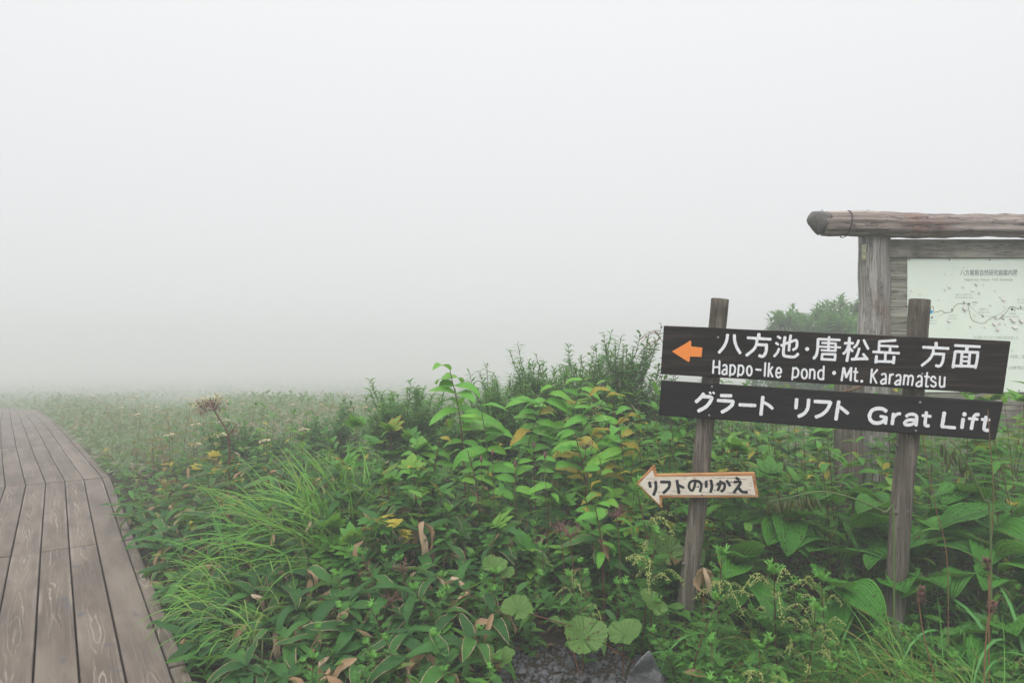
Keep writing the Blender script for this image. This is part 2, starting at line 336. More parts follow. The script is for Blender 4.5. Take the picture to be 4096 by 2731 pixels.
CREAM = (.55, .42, .27)
M = {
 'sasa': leafmat('bamboo_grass_leaf', [(.020, .060, .030), (.026, .078, .036), (.034, .095, .040), (.048, .120, .042)], rib=(.09, .17, .06), ribw=.05, veins=.3, nv=7, along=True, dry=CREAM, dryp=.5, dryw=.84, rough=.42),
 'sasadry': leafmat('dry_bamboo_grass_leaf', [(.50, .33, .20), (.38, .23, .13), (.62, .49, .35)], rib=(.5, .38, .22), veins=.4, nv=8, along=True, rough=.7, trans=.2),
 'mug': leafmat('mugwort_leaf', [(.045, .110, .045), (.058, .135, .055), (.075, .160, .062), (.060, .125, .060)], rib=(.10, .17, .08), ribw=.12, rough=.6, spec=.2, spots=(.10, .05, .03), spotp=.12),
 'mugtop': leafmat('young_mugwort_leaf', [(.10, .22, .09), (.13, .26, .10)], rib=(.2, .3, .14), ribw=.12, rough=.6, spec=.2),
 'bead': plainmat('mugwort_flower', (.29, .34, .10), .7, var=.3, scale=200),
 'knot': leafmat('knotweed_leaf', [(.055, .160, .035), (.075, .195, .042), (.10, .23, .05), (.13, .24, .05)], rib=(.20, .30, .10), veins=.5, nv=11, rough=.4, trans=.35, dry=(.42, .24, .03), dryp=.05, dryw=.7),
 'yellow': leafmat('yellow_leaf', [(.42, .36, .03), (.50, .42, .05), (.36, .34, .04)], rib=(.5, .45, .15), veins=.4, nv=9, spots=(.20, .07, .01), spotp=.9, rough=.5, trans=.35),
 'rusty': leafmat('rust_spotted_leaf', [(.40, .33, .04), (.33, .30, .05), (.42, .30, .03)], rib=(.45, .35, .1), spots=(.15, .03, .012), spotp=1.0, rough=.55),
 'herb': leafmat('herb_leaf', [(.032, .095, .030), (.045, .125, .036), (.060, .155, .042), (.085, .185, .05), (.13, .20, .05)], rib=(.12, .22, .08), veins=.35, nv=8, rough=.42, dry=(.40, .22, .03), dryp=.12, dryw=.6),
 'herbred': leafmat('reddish_herb_leaf', [(.22, .10, .04), (.16, .14, .04), (.28, .09, .05), (.12, .17, .05)], rib=(.3, .15, .08), rough=.5),
 'herbyel': leafmat('yellow_green_herb_leaf', [(.20, .225, .07), (.16, .20, .06), (.26, .24, .07), (.30, .19, .07)], rib=(.3, .32, .14), veins=.3, nv=8, rough=.5),
 'hell': leafmat('pleated_leaf', [(.038, .120, .030), (.048, .145, .036), (.062, .165, .040)], rib=(.11, .23, .07), ribw=.03, veins=.6, nv=7, along=True, dry=(.30, .22, .05), dryp=.3, dryw=1.02, rough=.36, trans=.3, bumpd=.012, spots=(.02, .015, .008), spotp=.35),
 'butter': leafmat('butterbur_leaf', [(.042, .092, .022), (.055, .110, .026), (.036, .080, .022)], rib=(.13, .24, .06), ribw=.0, dry=(.22, .14, .05), dryp=.5, dryw=.96, bumpd=.008, veins=.5, nv=9, along=True, rough=.5, trans=.35, spots=(.08, .045, .02), spotp=.55),
 'grass': leafmat('arching_grass_blade', [(.052, .140, .032), (.070, .172, .038), (.095, .200, .044), (.14, .22, .055), (.22, .20, .08)], rib=(.16, .28, .08), ribw=.2, rough=.4, trans=.35),
 'sedge': leafmat('fine_sedge_blade', [(.032, .100, .028), (.045, .125, .030), (.060, .145, .034), (.10, .16, .04), (.30, .17, .06)], rough=.45, trans=.25),
 'misc': leafmat('broad_grass_blade', [(.040, .130, .050), (.052, .150, .055)], rib=(.25, .34, .20), ribw=.14, rough=.36, trans=.3),
 'willow': leafmat('willow_leaf', [(.036, .100, .036), (.050, .125, .042), (.066, .150, .050), (.10, .18, .06)], rib=(.12, .2, .09), ribw=.15, rough=.5),
 'obov': leafmat('shrub_leaf', [(.024, .078, .034), (.034, .098, .038), (.046, .118, .044)], rib=(.1, .18, .08), ribw=.1, rough=.45),
 'tree': leafmat('tree_leaf', [(.030, .095, .040), (.040, .115, .045), (.055, .135, .050)], rough=.5),
 'meadow': leafmat('meadow_leaf', [(.16, .15, .12), (.19, .175, .135), (.198, .185, .15), (.17, .155, .125), (.33, .29, .20), (.29, .19, .15)], rough=.55),
 'under': leafmat('undergrowth_leaf', [(.032, .088, .032), (.044, .110, .038), (.056, .130, .042), (.072, .145, .044)], rib=(.08, .14, .06), rough=.5, dry=(.30, .19, .09), dryp=.08, dryw=.3),
 'stem': plainmat('green_stem', (.09, .14, .04), .6, var=.35, scale=30),
 'redstem': plainmat('reddish_stem', (.12, .045, .03), .6, var=.4, scale=30),
 'bark': plainmat('twig_bark', (.07, .052, .04), .85, var=.4, scale=60),
 'deadstem': plainmat('dead_stem', (.20, .105, .05), .8, var=.4, scale=60),
 'umbel': plainmat('dead_umbel', (.16, .075, .065), .85, var=.4, scale=150),
 'cream': plainmat('cream_flower', (.50, .44, .27), .8, var=.25, scale=150),
 'pod': plainmat('seed_pod', (.06, .075, .02), .5, var=.45, scale=60),
 'litter': leafmat('leaf_litter', [(.10, .055, .03), (.16, .09, .045), (.24, .15, .08), (.06, .04, .025)], rough=.85, trans=.1),
 'post': woodmat('weathered_post', [(.062, .052, .040), (.130, .112, .088), (.215, .190, .155)], (38, 38, 1.3), .6, .004, .8, stain=(.075, .068, .05), crack=.7),
 'shelter': woodmat('grey_shelter_timber', [(.15, .135, .12), (.30, .28, .26), (.43, .41, .385)], (22, 22, 1.0), .8, .006, .85, stain=(.27, .205, .17), crack=.8),
 'panel': woodmat('panel_plank', [(.14, .135, .11), (.27, .26, .215), (.37, .36, .305)], (1.2, 20, 26), .9, .005, .85, stain=(.14, .13, .10), crack=.8),
 'beam': woodmat('ridge_log', [(.15, .12, .105), (.30, .245, .22), (.46, .41, .37)], (1.0, 17, 17), .9, .008, .85, stain=(.25, .155, .125), crack=.9),
 'char': plainmat('rotten_wood', (.11, .103, .097), .95, var=.8, scale=45, bump=1.0),
 'board': woodmat('dark_stained_board', [(.006, .005, .0045), (.014, .0105, .009), (.050, .034, .025)], (1.6, 30, 34), .45, .002, .7, stain=(.009, .0085, .0085), spec=.12),
 'board2': woodmat('black_stained_board', [(.007, .0065, .0065), (.011, .0105, .0105), (.018, .016, .0155)], (1.6, 30, 34), .3, .002, .7, spec=.12),
 'orange': plainmat('orange_paint', (.85, .26, .045), .55, var=.08, scale=25, bump=.15),
 'black': plainmat('black_brush_paint', (.012, .014, .018), .6, var=.5, scale=60),
 'steel': plainmat('zinc_screw', (.30, .33, .36), .4, .8, var=.3, scale=300),
 'brass': plainmat('brass_screw', (.62, .47, .20), .35, .8, var=.3, scale=300),
 'hole': plainmat('drill_hole', (.03, .015, .008), .9),
 'orangewood': woodmat('bare_orange_wood', [(.22, .09, .03), (.40, .19, .07), (.52, .30, .15)], (2.2, 40, 40), .5, .002, .7, stain=(.33, .26, .24)),
 'zincplate': plainmat('zinc_bracket', (.36, .38, .28), .45, .6, var=.4, scale=30),
 'wire': plainmat('rusty_wire', (.03, .025, .022), .7, .3),
 'sheet': plainmat('pale_green_map_sheet', (.77, .86, .75), .5, var=.05, scale=6),
 'sheetprint': plainmat('faded_print', (.27, .29, .30), .6, var=.1),
 'sheetsmall': plainmat('faded_small_print', (.36, .39, .36), .6, var=.1),
 'trail': plainmat('brown_trail_line', (.20, .13, .09), .6, var=.1),
 'pond': plainmat('blue_pond_print', (.02, .36, .68), .6, var=.05),
 'mark': plainmat('dark_map_mark', (.05, .08, .09), .6, var=.1),
 'flake': plainmat('peeling_film', (.66, .64, .60), .6, var=.15, scale=90),
 'stone': plainmat('grey_stone', (.13, .135, .14), .85, var=.8, scale=70, bump=1.0),
 'soilstone': plainmat('gravel_stone', (.085, .088, .095), .8, var=.6, scale=45, bump=.4),
}

def whitepaint():
    m, nt, out = newmat('white_sign_paint')
    obj = nd(nt, 'TexCoord').outputs['Object']
    n = noise(nt, mapping(nt, obj, (60, 60, 140)), 1, 3, .6)
    c = mixc(nt, sm(nt, n, .35, .75), (.84, .84, .86), (.66, .67, .70))
    bs = nd(nt, 'BsdfPrincipled', {'Base Color': c, 'Roughness': .55})
    nt.links.new(nd(nt, 'Bump', {'Strength': .4, 'Distance': .001, 'Height': n}).outputs[0], bs.inputs['Normal'])
    nt.links.new(bs.outputs[0], out.inputs[0]); return m
M['white'] = whitepaint()

def flakedwhite():
    """old white paint, flaked along the grain of the wood"""
    m, nt, out = newmat('flaked_white_paint')
    obj = nd(nt, 'TexCoord').outputs['Object']
    n = noise(nt, mapping(nt, obj, (12, 30, 110)), 1, 4, .65, .8); n2 = noise(nt, obj, 14, 3)
    f = ma(nt, 'MULTIPLY', sm(nt, n, .58, .63), sm(nt, n2, .30, .52))
    c = mixc(nt, f, mixc(nt, n2, (.60, .52, .42), (.74, .68, .60)), (.20, .165, .145))
    bs = nd(nt, 'BsdfPrincipled', {'Base Color': c, 'Roughness': .65})
    nt.links.new(nd(nt, 'Bump', {'Strength': .6, 'Distance': .002, 'Height': ma(nt, 'SUBTRACT', 1.0, f)}).outputs[0], bs.inputs['Normal'])
    nt.links.new(bs.outputs[0], out.inputs[0]); return m
M['flaked'] = flakedwhite()

def plankmat():
    """walked-on plank: nested cathedral grain worn pale, u along and v across in metres"""
    m, nt, out = newmat('boardwalk_plank')
    orand = nd(nt, 'ObjectInfo').outputs['Random']
    sp = nd(nt, 'SeparateXYZ', {0: nd(nt, 'TexCoord').outputs['UV']}); u, v = sp.outputs[0], sp.outputs[1]
    o1 = ma(nt, 'MULTIPLY', orand, 31.0); r2 = ma(nt, 'FRACT', ma(nt, 'MULTIPLY', orand, 91.7))
    uu = ma(nt, 'ADD', u, o1)
    vec = nd(nt, 'CombineXYZ', {0: uu, 1: v, 2: o1}).outputs[0]
    def nz(su, sv, sc=1, det=3, ro=.55): return noise(nt, mapping(nt, vec, (su, sv, 1)), sc, det, ro)
    drift = ma(nt, 'MULTIPLY', ma(nt, 'SUBTRACT', nz(1.1, 0.2), .5), .05)
    vc = ma(nt, 'ADD', ma(nt, 'ADD', v, drift), ma(nt, 'MULTIPLY', ma(nt, 'SUBTRACT', r2, .5), .04))
    g = ma(nt, 'MULTIPLY', ma(nt, 'POWER', ma(nt, 'ADD', ma(nt, 'ABSOLUTE', vc), .006), 1.35), 26.0)
    g = ma(nt, 'ADD', g, ma(nt, 'MULTIPLY', ma(nt, 'SINE', ma(nt, 'MULTIPLY', uu, 4.3)), .20))
    g = ma(nt, 'ADD', g, ma(nt, 'MULTIPLY', nz(3.4, 14, 1, 3), .60))
    ring = ma(nt, 'SINE', ma(nt, 'MULTIPLY', g, 26.0))
    centre = ma(nt, 'SUBTRACT', 1.0, sm(nt, ma(nt, 'ABSOLUTE', vc), .020, .050))
    worn = sm(nt, nz(2.2, 9), .38, .58)
    pale = ma(nt, 'MULTIPLY', ma(nt, 'MULTIPLY', sm(nt, ring, .55, .9), centre), worn)
    pale = ma(nt, 'MULTIPLY', pale, sm(nt, r2, .12, .3))
    fine = nz(2.2, 190, 1, 2); big = nz(1.2, 5, 1, 4); edge = ma(nt, 'MULTIPLY', sm(nt, ma(nt, 'ABSOLUTE', v), .055, .078), sm(nt, nz(.9, 2), .5, .66))
    base = ramp(nt, sm(nt, big, .3, .72), [(0, (.078, .058, .043)), (.5, (.120, .092, .070)), (1, (.168, .135, .106))])
    base = mixc(nt, sm(nt, fine, .5, .75), base, (.145, .125, .104))
    base = mixc(nt, ma(nt, 'MULTIPLY', ma(nt, 'SUBTRACT', orand, .5), .35, clamp=True), base, (.16, .145, .132))
    col = mixc(nt, ma(nt, 'MULTIPLY', ma(nt, 'MULTIPLY', pale, sm(nt, nz(.9, 3), .36, .62)), .75), base, (.31, .265, .22))
    col = mixc(nt, ma(nt, 'MULTIPLY', edge, .5), col, (.30, .25, .205))
    knot = sm(nt, nz(6.5, 11, 1, 1), .66, .74)
    col = mixc(nt, ma(nt, 'MULTIPLY', knot, .7), col, (.07, .07, .08))
    bs = nd(nt, 'BsdfPrincipled', {'Base Color': col, 'Roughness': .62, 'Specular IOR Level': .3})
    hgt = ma(nt, 'ADD', ma(nt, 'MULTIPLY', fine, .5), ma(nt, 'MULTIPLY', ring, .25))
    nt.links.new(nd(nt, 'Bump', {'Strength': .35, 'Distance': .002, 'Height': hgt}).outputs[0], bs.inputs['Normal'])
    nt.links.new(bs.outputs[0], out.inputs[0]); return m
M['plank'] = plankmat()

def soilmat():
    m, nt, out = newmat('dark_soil')
    obj = nd(nt, 'TexCoord').outputs['Object']
    n = noise(nt, obj, 9, 6, .7); n2 = noise(nt, obj, 60, 3, .6); n3 = noise(nt, obj, .35, 3)
    c = mixc(nt, n, (.020, .016, .012), (.055, .042, .030))
    c = mixc(nt, sm(nt, n2, .55, .7), c, (.085, .075, .06))
    far = sm(nt, nd(nt, 'SeparateXYZ', {0: obj}).outputs[1], 7.0, 12.0)        # meadow turf beyond the bed
    c = mixc(nt, far, c, mixc(nt, sm(nt, n3, .4, .62), (.16, .19, .10), (.21, .21, .13)))
    bs = nd(nt, 'BsdfPrincipled', {'Base Color': c, 'Roughness': .95, 'Specular IOR Level': .1})
    nt.links.new(nd(nt, 'Bump', {'Strength': .8, 'Distance': .02, 'Height': ma(nt, 'ADD', n, ma(nt, 'MULTIPLY', n2, .3))}).outputs[0], bs.inputs['Normal'])
    nt.links.new(bs.outputs[0], out.inputs[0]); return m
M['soil'] = soilmat()

# ---------------------------------------------------------------- ground
def build_ground():
    g = Geo()
    s = np.linspace(-1, 1, 121); xs = np.sinh(s * 4.2) / math.sinh(4.2) * 300
    ys = np.concatenate([np.linspace(-280, -6, 14), np.arange(-5, 22, .3), np.geomspace(22.5, 300, 26)])
    X, Y = np.meshgrid(xs, ys)
    Z = np.interp(Y, PROF_Y, PROF_Z) - 0.065 + 0.018 * np.sin(X * 2.3 + .7 * Y) + .015 * np.sin(Y * 1.9 - X * 1.1)
    idx = np.arange(X.size).reshape(X.shape)
    F = np.stack([idx[:-1, :-1], idx[:-1, 1:], idx[1:, 1:], idx[1:, :-1]], -1).reshape(-1, 4)
    g.add(np.stack([X, Y, Z], -1).reshape(-1, 3), F)
    tag(link('ground', g.mesh('ground', M['soil'])), kind='structure')
build_ground()

# ---------------------------------------------------------------- boardwalk
def on_ground(sx, sy):
    """photo pixel -> plan point where its ray meets the boardwalk's level"""
    lo, hi = 3.0, 80.0
    for _ in range(60):
        d = (lo + hi) / 2
        if CAMH - (sy - CY) / FPX * d > pdrop(d): lo = d
        else: hi = d
    return Vector(((sx - CX) / FPX * d, d))
SEAM = [Vector((.53, 0)), Vector((-2.937, 5.162)), Vector((-4.538, 7.558)), on_ground(291.6, 1772.7), on_ground(212, 1689), on_ground(143, 1640)]
SEAM += [SEAM[-1] + Vector(v) for v in ((-3.5, 2.6), (-7.6, 4.2), (-12, 5.0))]
_s = [SEAM[0]]
for _a, _b in zip(SEAM[:-1], SEAM[1:]):                  # no plank longer than about four metres beyond the first bend
    _n = 1 if _a.y < 1 else max(1, math.ceil((_b - _a).length / 4.0))
    _s += [_a.lerp(_b, k / _n) for k in range(1, _n + 1)]
SEAM = _s
def seam_off(k):
    """the seam polyline moved k metres to its right, mitred"""
    out = []
    for i, p in enumerate(SEAM):
        a = (SEAM[i] - SEAM[i - 1]).normalized() if i else None
        b = (SEAM[i + 1] - SEAM[i]).normalized() if i < len(SEAM) - 1 else None
        na = Vector((a.y, -a.x)) if a else None; nb = Vector((b.y, -b.x)) if b else None
        if na is None: n = nb
        elif nb is None: n = na
        else:
            n = (na + nb).normalized(); n = n / max(.5, n.dot(na))
        out.append(p + n * k)
    return out
PW = .172
OUTER = .070                                             # the outermost plank is a narrow one
EDGE = seam_off(OUTER)
def edge_x(y):
    """x of the boardwalk's right edge at depth y"""
    for a, b in zip(EDGE[:-1], EDGE[1:]):
        if a.y <= y <= b.y: return a.x + (b.x - a.x) * (y - a.y) / (b.y - a.y)
    return EDGE[0].x if y < EDGE[0].y else -1.2 * y

def build_boardwalk():
    g = Geo()
    for off in (-1.35, -.75, -.1):                        # bearers under the planks
        q = seam_off(off); a, b = seam_off(off - .05), seam_off(off + .05)
        for i in range(len(q) - 1):
            V = [(a[i].x, a[i].y, -.12), (b[i].x, b[i].y, -.12), (b[i + 1].x, b[i + 1].y, -.12), (a[i + 1].x, a[i + 1].y, -.12)]
            V = [(x, y, min(-.12 + pdrop(y), gz(x, y) - .04)) for x, y, z in V] + [(x, y, pdrop(y) - .047) for x, y, z in V]
            g.add(V, [(0, 1, 5, 4), (1, 2, 6, 5), (2, 3, 7, 6), (3, 0, 4, 7), (4, 5, 6, 7), (0, 3, 2, 1)])
    root = tag(link('boardwalk', g.mesh('bearers', M['post'])), kind='structure')
    r = random.Random(3)
    gap = .0045
    for k in range(-9, 1):
        L_, R_ = seam_off(k * PW + gap), seam_off((k + 1) * PW - gap if k < 0 else OUTER)
        for i in range(len(SEAM) - 1):
            segs = [(0.0, 1.0)]
            if i == 0 and k == -4: segs = [(0, .625), (.626, 1)]
            if i == 0 and k == 0: segs = [(0, .61), (.611, 1)]
            for s0, s1 in segs:
                la, lb = L_[i].lerp(L_[i + 1], s0), L_[i].lerp(L_[i + 1], s1)
                ra, rb = R_[i].lerp(R_[i + 1], s0), R_[i].lerp(R_[i + 1], s1)
                d = (lb - la).normalized() * .013
                la, ra, lb, rb = la + d, ra + d, lb - d, rb - d
                z = r.uniform(-.003, .003); L = (lb - la).length
                bm = bmesh.new(); uvl = bm.loops.layers.uv.new('UVMap')
                top = [bm.verts.new((p.x, p.y, pdrop(p.y) + z + r.uniform(-.0015, .0015))) for p in (la, ra, rb, lb)]
                bot = [bm.verts.new((v.co.x, v.co.y, pdrop(v.co.y) - .045)) for v in top]
                bm.faces.new(top); bm.faces.new(bot[::-1])
                for a in range(4): bm.faces.new((top[a], bot[a], bot[(a + 1) % 4], top[(a + 1) % 4]))
                bmesh.ops.recalc_face_normals(bm, faces=bm.faces)
                bmesh.ops.bevel(bm, geom=[e for e in bm.edges if all(v in top for v in e.verts)], offset=.004, segments=1, affect='EDGES')
                ax = (lb - la).normalized(); nx = Vector((ax.y, -ax.x)); mid = (la + ra) / 2
                for f in bm.faces:
                    for lp in f.loops:
                        q = Vector((lp.vert.co.x, lp.vert.co.y)) - mid
                        lp[uvl].uv = (q.dot(ax), q.dot(nx))
                me = bpy.data.meshes.new('plank'); bm.to_mesh(me); bm.free(); me.materials.append(M['plank'])
                link('plank', me, root)
build_boardwalk()

# ---------------------------------------------------------------- lettering traced as brush strokes
def stroke_mesh(geo, pts, width, lift, seed, to_local, n=None):
    """ribbon with round caps in photo pixels, mapped onto the board by to_local(x, y, lift)"""
    r = random.Random(seed)
    if len(pts) == 1:
        c = pts[0]; ring = [(c[0] + math.cos(a) * width / 2 * r.uniform(.95, 1.04), c[1] + math.sin(a) * width / 2 * r.uniform(.95, 1.04)) for a in np.linspace(0, 2 * math.pi, 15)[:-1]]
        V = [to_local(*c, lift)] + [to_local(x, y, lift) for x, y in ring]
        geo.add(V, [(0, 1 + (i + 1) % 14, 1 + i, 1 + i) for i in range(14)]); return
    q = curve([(x, y, 0) for x, y in pts], n or (4 * len(pts)))[:, :2]
    tan = np.gradient(q, axis=0); tan /= np.linalg.norm(tan, axis=1)[:, None] + 1e-9
    nor = np.stack([-tan[:, 1], tan[:, 0]], 1)
    Lft, Rgt = [], []
    for i in range(len(q)):
        w = width / 2 * r.uniform(.93, 1.07); Lft.append(q[i] + nor[i] * w); Rgt.append(q[i] - nor[i] * w)
    V = [to_local(*p, lift) for pr in zip(Lft, Rgt) for p in pr]
    F = [(2 * i, 2 * i + 1, 2 * i + 3, 2 * i + 2) for i in range(len(q) - 1)]
    geo.add(V, F)
    for e, sg in ((0, -1), (len(q) - 1, 1)):             # blunt rounded brush ends
        arc = [q[e] + nor[e] * math.cos(a) * width / 2 + tan[e] * sg * math.sin(a) * width * .30 for a in np.linspace(0, math.pi, 7)]
        V = [to_local(*q[e], lift)] + [to_local(*p, lift) for p in arc]
        geo.add(V, [(0, i + 1, i + 2, i + 2) for i in range(6)])

def ell(cx, cy, rx, ry, n=14):
    return [(cx + math.cos(a) * rx, cy + math.sin(a) * ry) for a in np.linspace(-1.5, 2 * math.pi - 1.5, n)]

A_ = (2640, 1300, 3.92); B_ = (3200, 1320, 3.92); C_ = (3640, 1330, 5.158); D_ = (2700, 1530, 3.267); E_ = (3400, 1580, 3.379); F_ = (2480, 1820, 3.794)
# each character: frame, default width, strokes (points, optional width)
UPPER = [
 (A_, 47, [[(1060,150),(1045,240),(1000,340),(925,430)], [(1166,155),(1172,250),(1205,350),(1258,440)]]),
 (A_, 45, [([(1550,140),(1550,195)], 56), [(1375,198),(1735,222)], [(1520,215),(1515,290),(1470,380),(1355,475)], [(1515,305),(1675,312)], ([(1668,300),(1665,400),(1635,470),(1600,490),(1555,478)], 48)]),
 (A_, 42, [([(1845,178),(1890,208)], 38), ([(1818,278),(1855,305)], 38), ([(1865,370),(1840,430),(1790,490)], 38), [(1900,320),(2010,275),(2125,235)], [(2125,232),(2148,260),(2138,350),(2085,388)], [(2050,160),(2030,290),(2022,400)], ([(1960,185),(1945,300),(1935,450),(1965,485),(2080,500),(2130,485),(2165,450)], 46)]),
 (A_, 64, [[(2307,375)]]),
 (B_, 39, [[(457,105),(455,150)], [(285,140),(625,155)], ([(285,140),(275,300),(255,390),(215,445)], 46), ([(345,200),(565,210)], 36), [(560,210),(555,330)], [(450,150),(445,330)], ([(310,258),(635,272)], 33), ([(335,315),(560,325)], 34), [(350,370),(340,465)], [(350,375),(560,380)], [(555,375),(545,475)], [(345,455),(545,465)]]),
 (B_, 41, [([(775,120),(765,300),(735,485)], 46), [(700,205),(835,205)], [(755,255),(720,330),(680,370)], [(775,280),(825,330)], [(920,160),(890,230),(845,275)], [(1000,155),(1035,230),(1070,295)], [(930,285),(900,380),(870,440)], ([(810,455),(1050,445)], 46), [(990,375),(1060,460)]]),
 (B_, 41, [[(1240,178),(1500,160)], [(1245,175),(1235,335)], ([(1250,245),(1535,257)], 36), [(1415,260),(1410,345)], [(1145,340),(1555,362)], [(1340,360),(1335,490)], ([(1200,405),(1188,510)], 46), ([(1475,415),(1465,520)], 46), [(1200,490),(1465,495)]]),
 (B_, 45, [([(2135,200),(2133,260)], 56), [(1930,268),(2330,288)], [(2093,280),(2085,355),(2035,450),(1910,555)], [(2090,370),(2265,378)], [(2255,372),(2240,480),(2210,545),(2175,565),(2130,555)]]),
 (C_, 60, [([(925,265),(1445,292)], 54), ([(1180,290),(1165,390)], 72), [(940,390),(1400,410)], [(935,390),(910,560),(885,720)], [(1400,400),(1385,560),(1345,730)], [(1075,410),(1050,680)], [(1235,420),(1210,690)], ([(1090,500),(1220,505)], 40), ([(1080,590),(1220,590)], 44), [(900,685),(1360,695)]]),
]
ROMAJI = [
 (A_, 30, [[(843,555),(830,755)], [(933,560),(930,765)], [(840,660),(930,655)]]),
 (A_, 30, [[(988,640),(1015,622),(1043,645),(1045,770)], [(1045,690),(1000,700),(975,745),(995,770),(1025,765),(1045,740)]]),
 (A_, 30, [[(1105,620),(1095,800)], [(1105,640),(1140,625),(1175,660),(1172,730),(1145,770),(1105,765)]]),
 (A_, 30, [[(1237,625),(1220,805)], [(1237,645),(1275,630),(1308,670),(1300,745),(1270,780),(1230,772)]]),
 (A_, 30, [ell(1400, 715, 38, 74)]),
 (A_, 32, [[(1505,695),(1582,703)]]),
 (A_, 30, [[(1652,590),(1640,800)]]),
 (A_, 30, [[(1712,595),(1697,805)], [(1765,655),(1715,725)], [(1722,715),(1765,810)]]),
 (A_, 30, [[(1825,748),(1893,745),(1895,695),(1865,668),(1835,690),(1820,760),(1835,810),(1865,820),(1890,795)]]),
 (A_, 30, [[(2090,665),(2072,855)], [(2090,690),(2130,670),(2168,710),(2165,775),(2135,815),(2080,815)]]),
 (B_, 30, [ell(68, 685, 42, 74)]),
 (B_, 30, [[(160,610),(150,755)], [(155,645),(195,615),(228,650),(225,765)]]),
 (B_, 30, [[(373,565),(365,775)], [(370,650),(330,625),(290,660),(285,730),(310,765),(345,765),(368,735)]]),
 (B_, 62, [[(535,670)]]),
 (B_, 35, [[(682,590),(652,790)], [(690,590),(725,740)], [(725,740),(800,590)], [(805,590),(793,790)]]),
 (B_, 30, [[(875,595),(862,770),(880,795),(905,795)], [(840,655),(905,660)]]),
 (B_, 48, [[(968,800)]]),
 (B_, 30, [[(1128,610),(1108,825)], [(1212,620),(1130,720)], [(1140,710),(1200,830)]]),
 (B_, 30, [[(1280,700),(1310,685),(1345,705),(1345,840)], [(1345,765),(1300,775),(1268,810),(1285,840),(1320,835),(1345,810)]]),
 (B_, 30, [[(1412,690),(1398,840)], [(1408,730),(1440,695),(1465,695)]]),
 (B_, 30, [[(1508,720),(1540,700),(1578,725),(1565,860)], [(1570,785),(1530,790),(1490,830),(1505,852),(1540,850),(1565,830)]]),
 (B_, 30, [[(1640,700),(1622,855)], [(1635,735),(1670,710),(1700,740),(1688,860)], [(1700,740),(1740,710),(1772,745),(1755,865)]]),
 (B_, 30, [[(1845,735),(1870,715),(1908,740),(1905,880)], [(1905,805),(1860,810),(1825,845),(1835,878),(1875,878),(1903,850)]]),
 (B_, 30, [[(1995,665),(1975,860),(1990,885),(2010,880)], [(1955,725),(2030,735)]]),
 (B_, 30, [[(2125,760),(2105,730),(2070,735),(2055,770),(2080,800),(2125,825),(2125,870),(2085,885),(2050,860)]]),
 (B_, 30, [[(2195,725),(2190,850),(2205,885),(2240,885),(2265,855)], [(2270,735),(2262,890)]]),
]
LOWER = [
 (D_, 46, [[(375,145),(330,200),(275,250)], [(365,180),(470,190),(470,230),(410,310),(305,370)], ([(452,125),(468,142)], 27), ([(497,125),(512,142)], 27)]),
 (D_, 45, [[(600,168),(735,172)], [(560,232),(755,243)], [(758,240),(745,290),(690,340),(612,385)]]),
 (D_, 44, [[(842,288),(1050,298)]]),
 (D_, 46, [[(1148,185),(1135,300),(1123,418)], ([(1165,260),(1220,290),(1275,338)], 40)]),
 (D_, 46, [[(1590,215),(1580,335)], [(1747,220),(1735,330),(1690,400),(1615,440)]]),
 (D_, 46, [[(1825,245),(2030,255)], [(2035,255),(1990,350),(1920,415),(1840,448)]]),
 (D_, 48, [[(2140,245),(2120,370),(2103,480)], ([(2160,320),(2210,360),(2260,400)], 44)]),
 (E_, 50, [[(490,215),(440,185),(370,180),(300,205),(265,270),(275,330),(320,370),(390,375),(450,350),(485,310)], ([(410,285),(490,298)], 40), ([(490,298),(480,385)], 44)]),
 (E_, 48, [[(590,250),(580,320),(570,390)], ([(590,295),(640,255),(680,250)], 40)]),
 (E_, 44, [[(760,285),(800,260),(860,260),(900,290),(893,410)], [(890,335),(790,335),(740,370),(760,400),(830,395),(885,362)]]),
 (E_, 46, [[(1032,230),(1015,380),(1030,410),(1065,415)], ([(980,275),(1090,285)], 40)]),
 (E_, 52, [[(1275,235),(1245,420)], ([(1240,425),(1420,440)], 42)]),
 (E_, 50, [([(1547,257)], 62), [(1530,320),(1512,440)]]),
 (E_, 46, [[(1740,260),(1690,270),(1665,330),(1640,455)], ([(1605,315),(1725,325)], 38)]),
 (E_, 48, [[(1840,290),(1812,440),(1830,470),(1870,475)], ([(1780,325),(1885,335)], 40)]),
]
BRUSH = [
 (F_, 46, [[(447,410),(460,480)], [(540,400),(545,500),(510,600)]]),
 (F_, 44, [[(620,405),(755,405)], [(755,405),(740,490),(660,570)]]),
 (F_, 46, [[(865,385),(880,480),(895,575)], ([(890,455),(965,490)], 40)]),
 (F_, 40, [[(1145,385),(1135,450),(1105,530),(1065,520),(1045,460),(1075,400),(1150,385),(1215,410),(1235,470),(1215,545)]]),
 (F_, 44, [[(1310,395),(1307,480)], [(1380,380),(1395,470),(1375,555)]]),
 (F_, 42, [[(1475,435),(1560,420),(1590,450),(1575,520),(1535,545)], [(1525,390),(1510,470),(1485,530)], [(1620,385),(1670,460)]]),
 (F_, 42, [[(1765,345),(1805,365)], [(1735,405),(1830,405),(1790,480),(1730,560)], [(1790,480),(1850,550),(1930,560)]]),
]

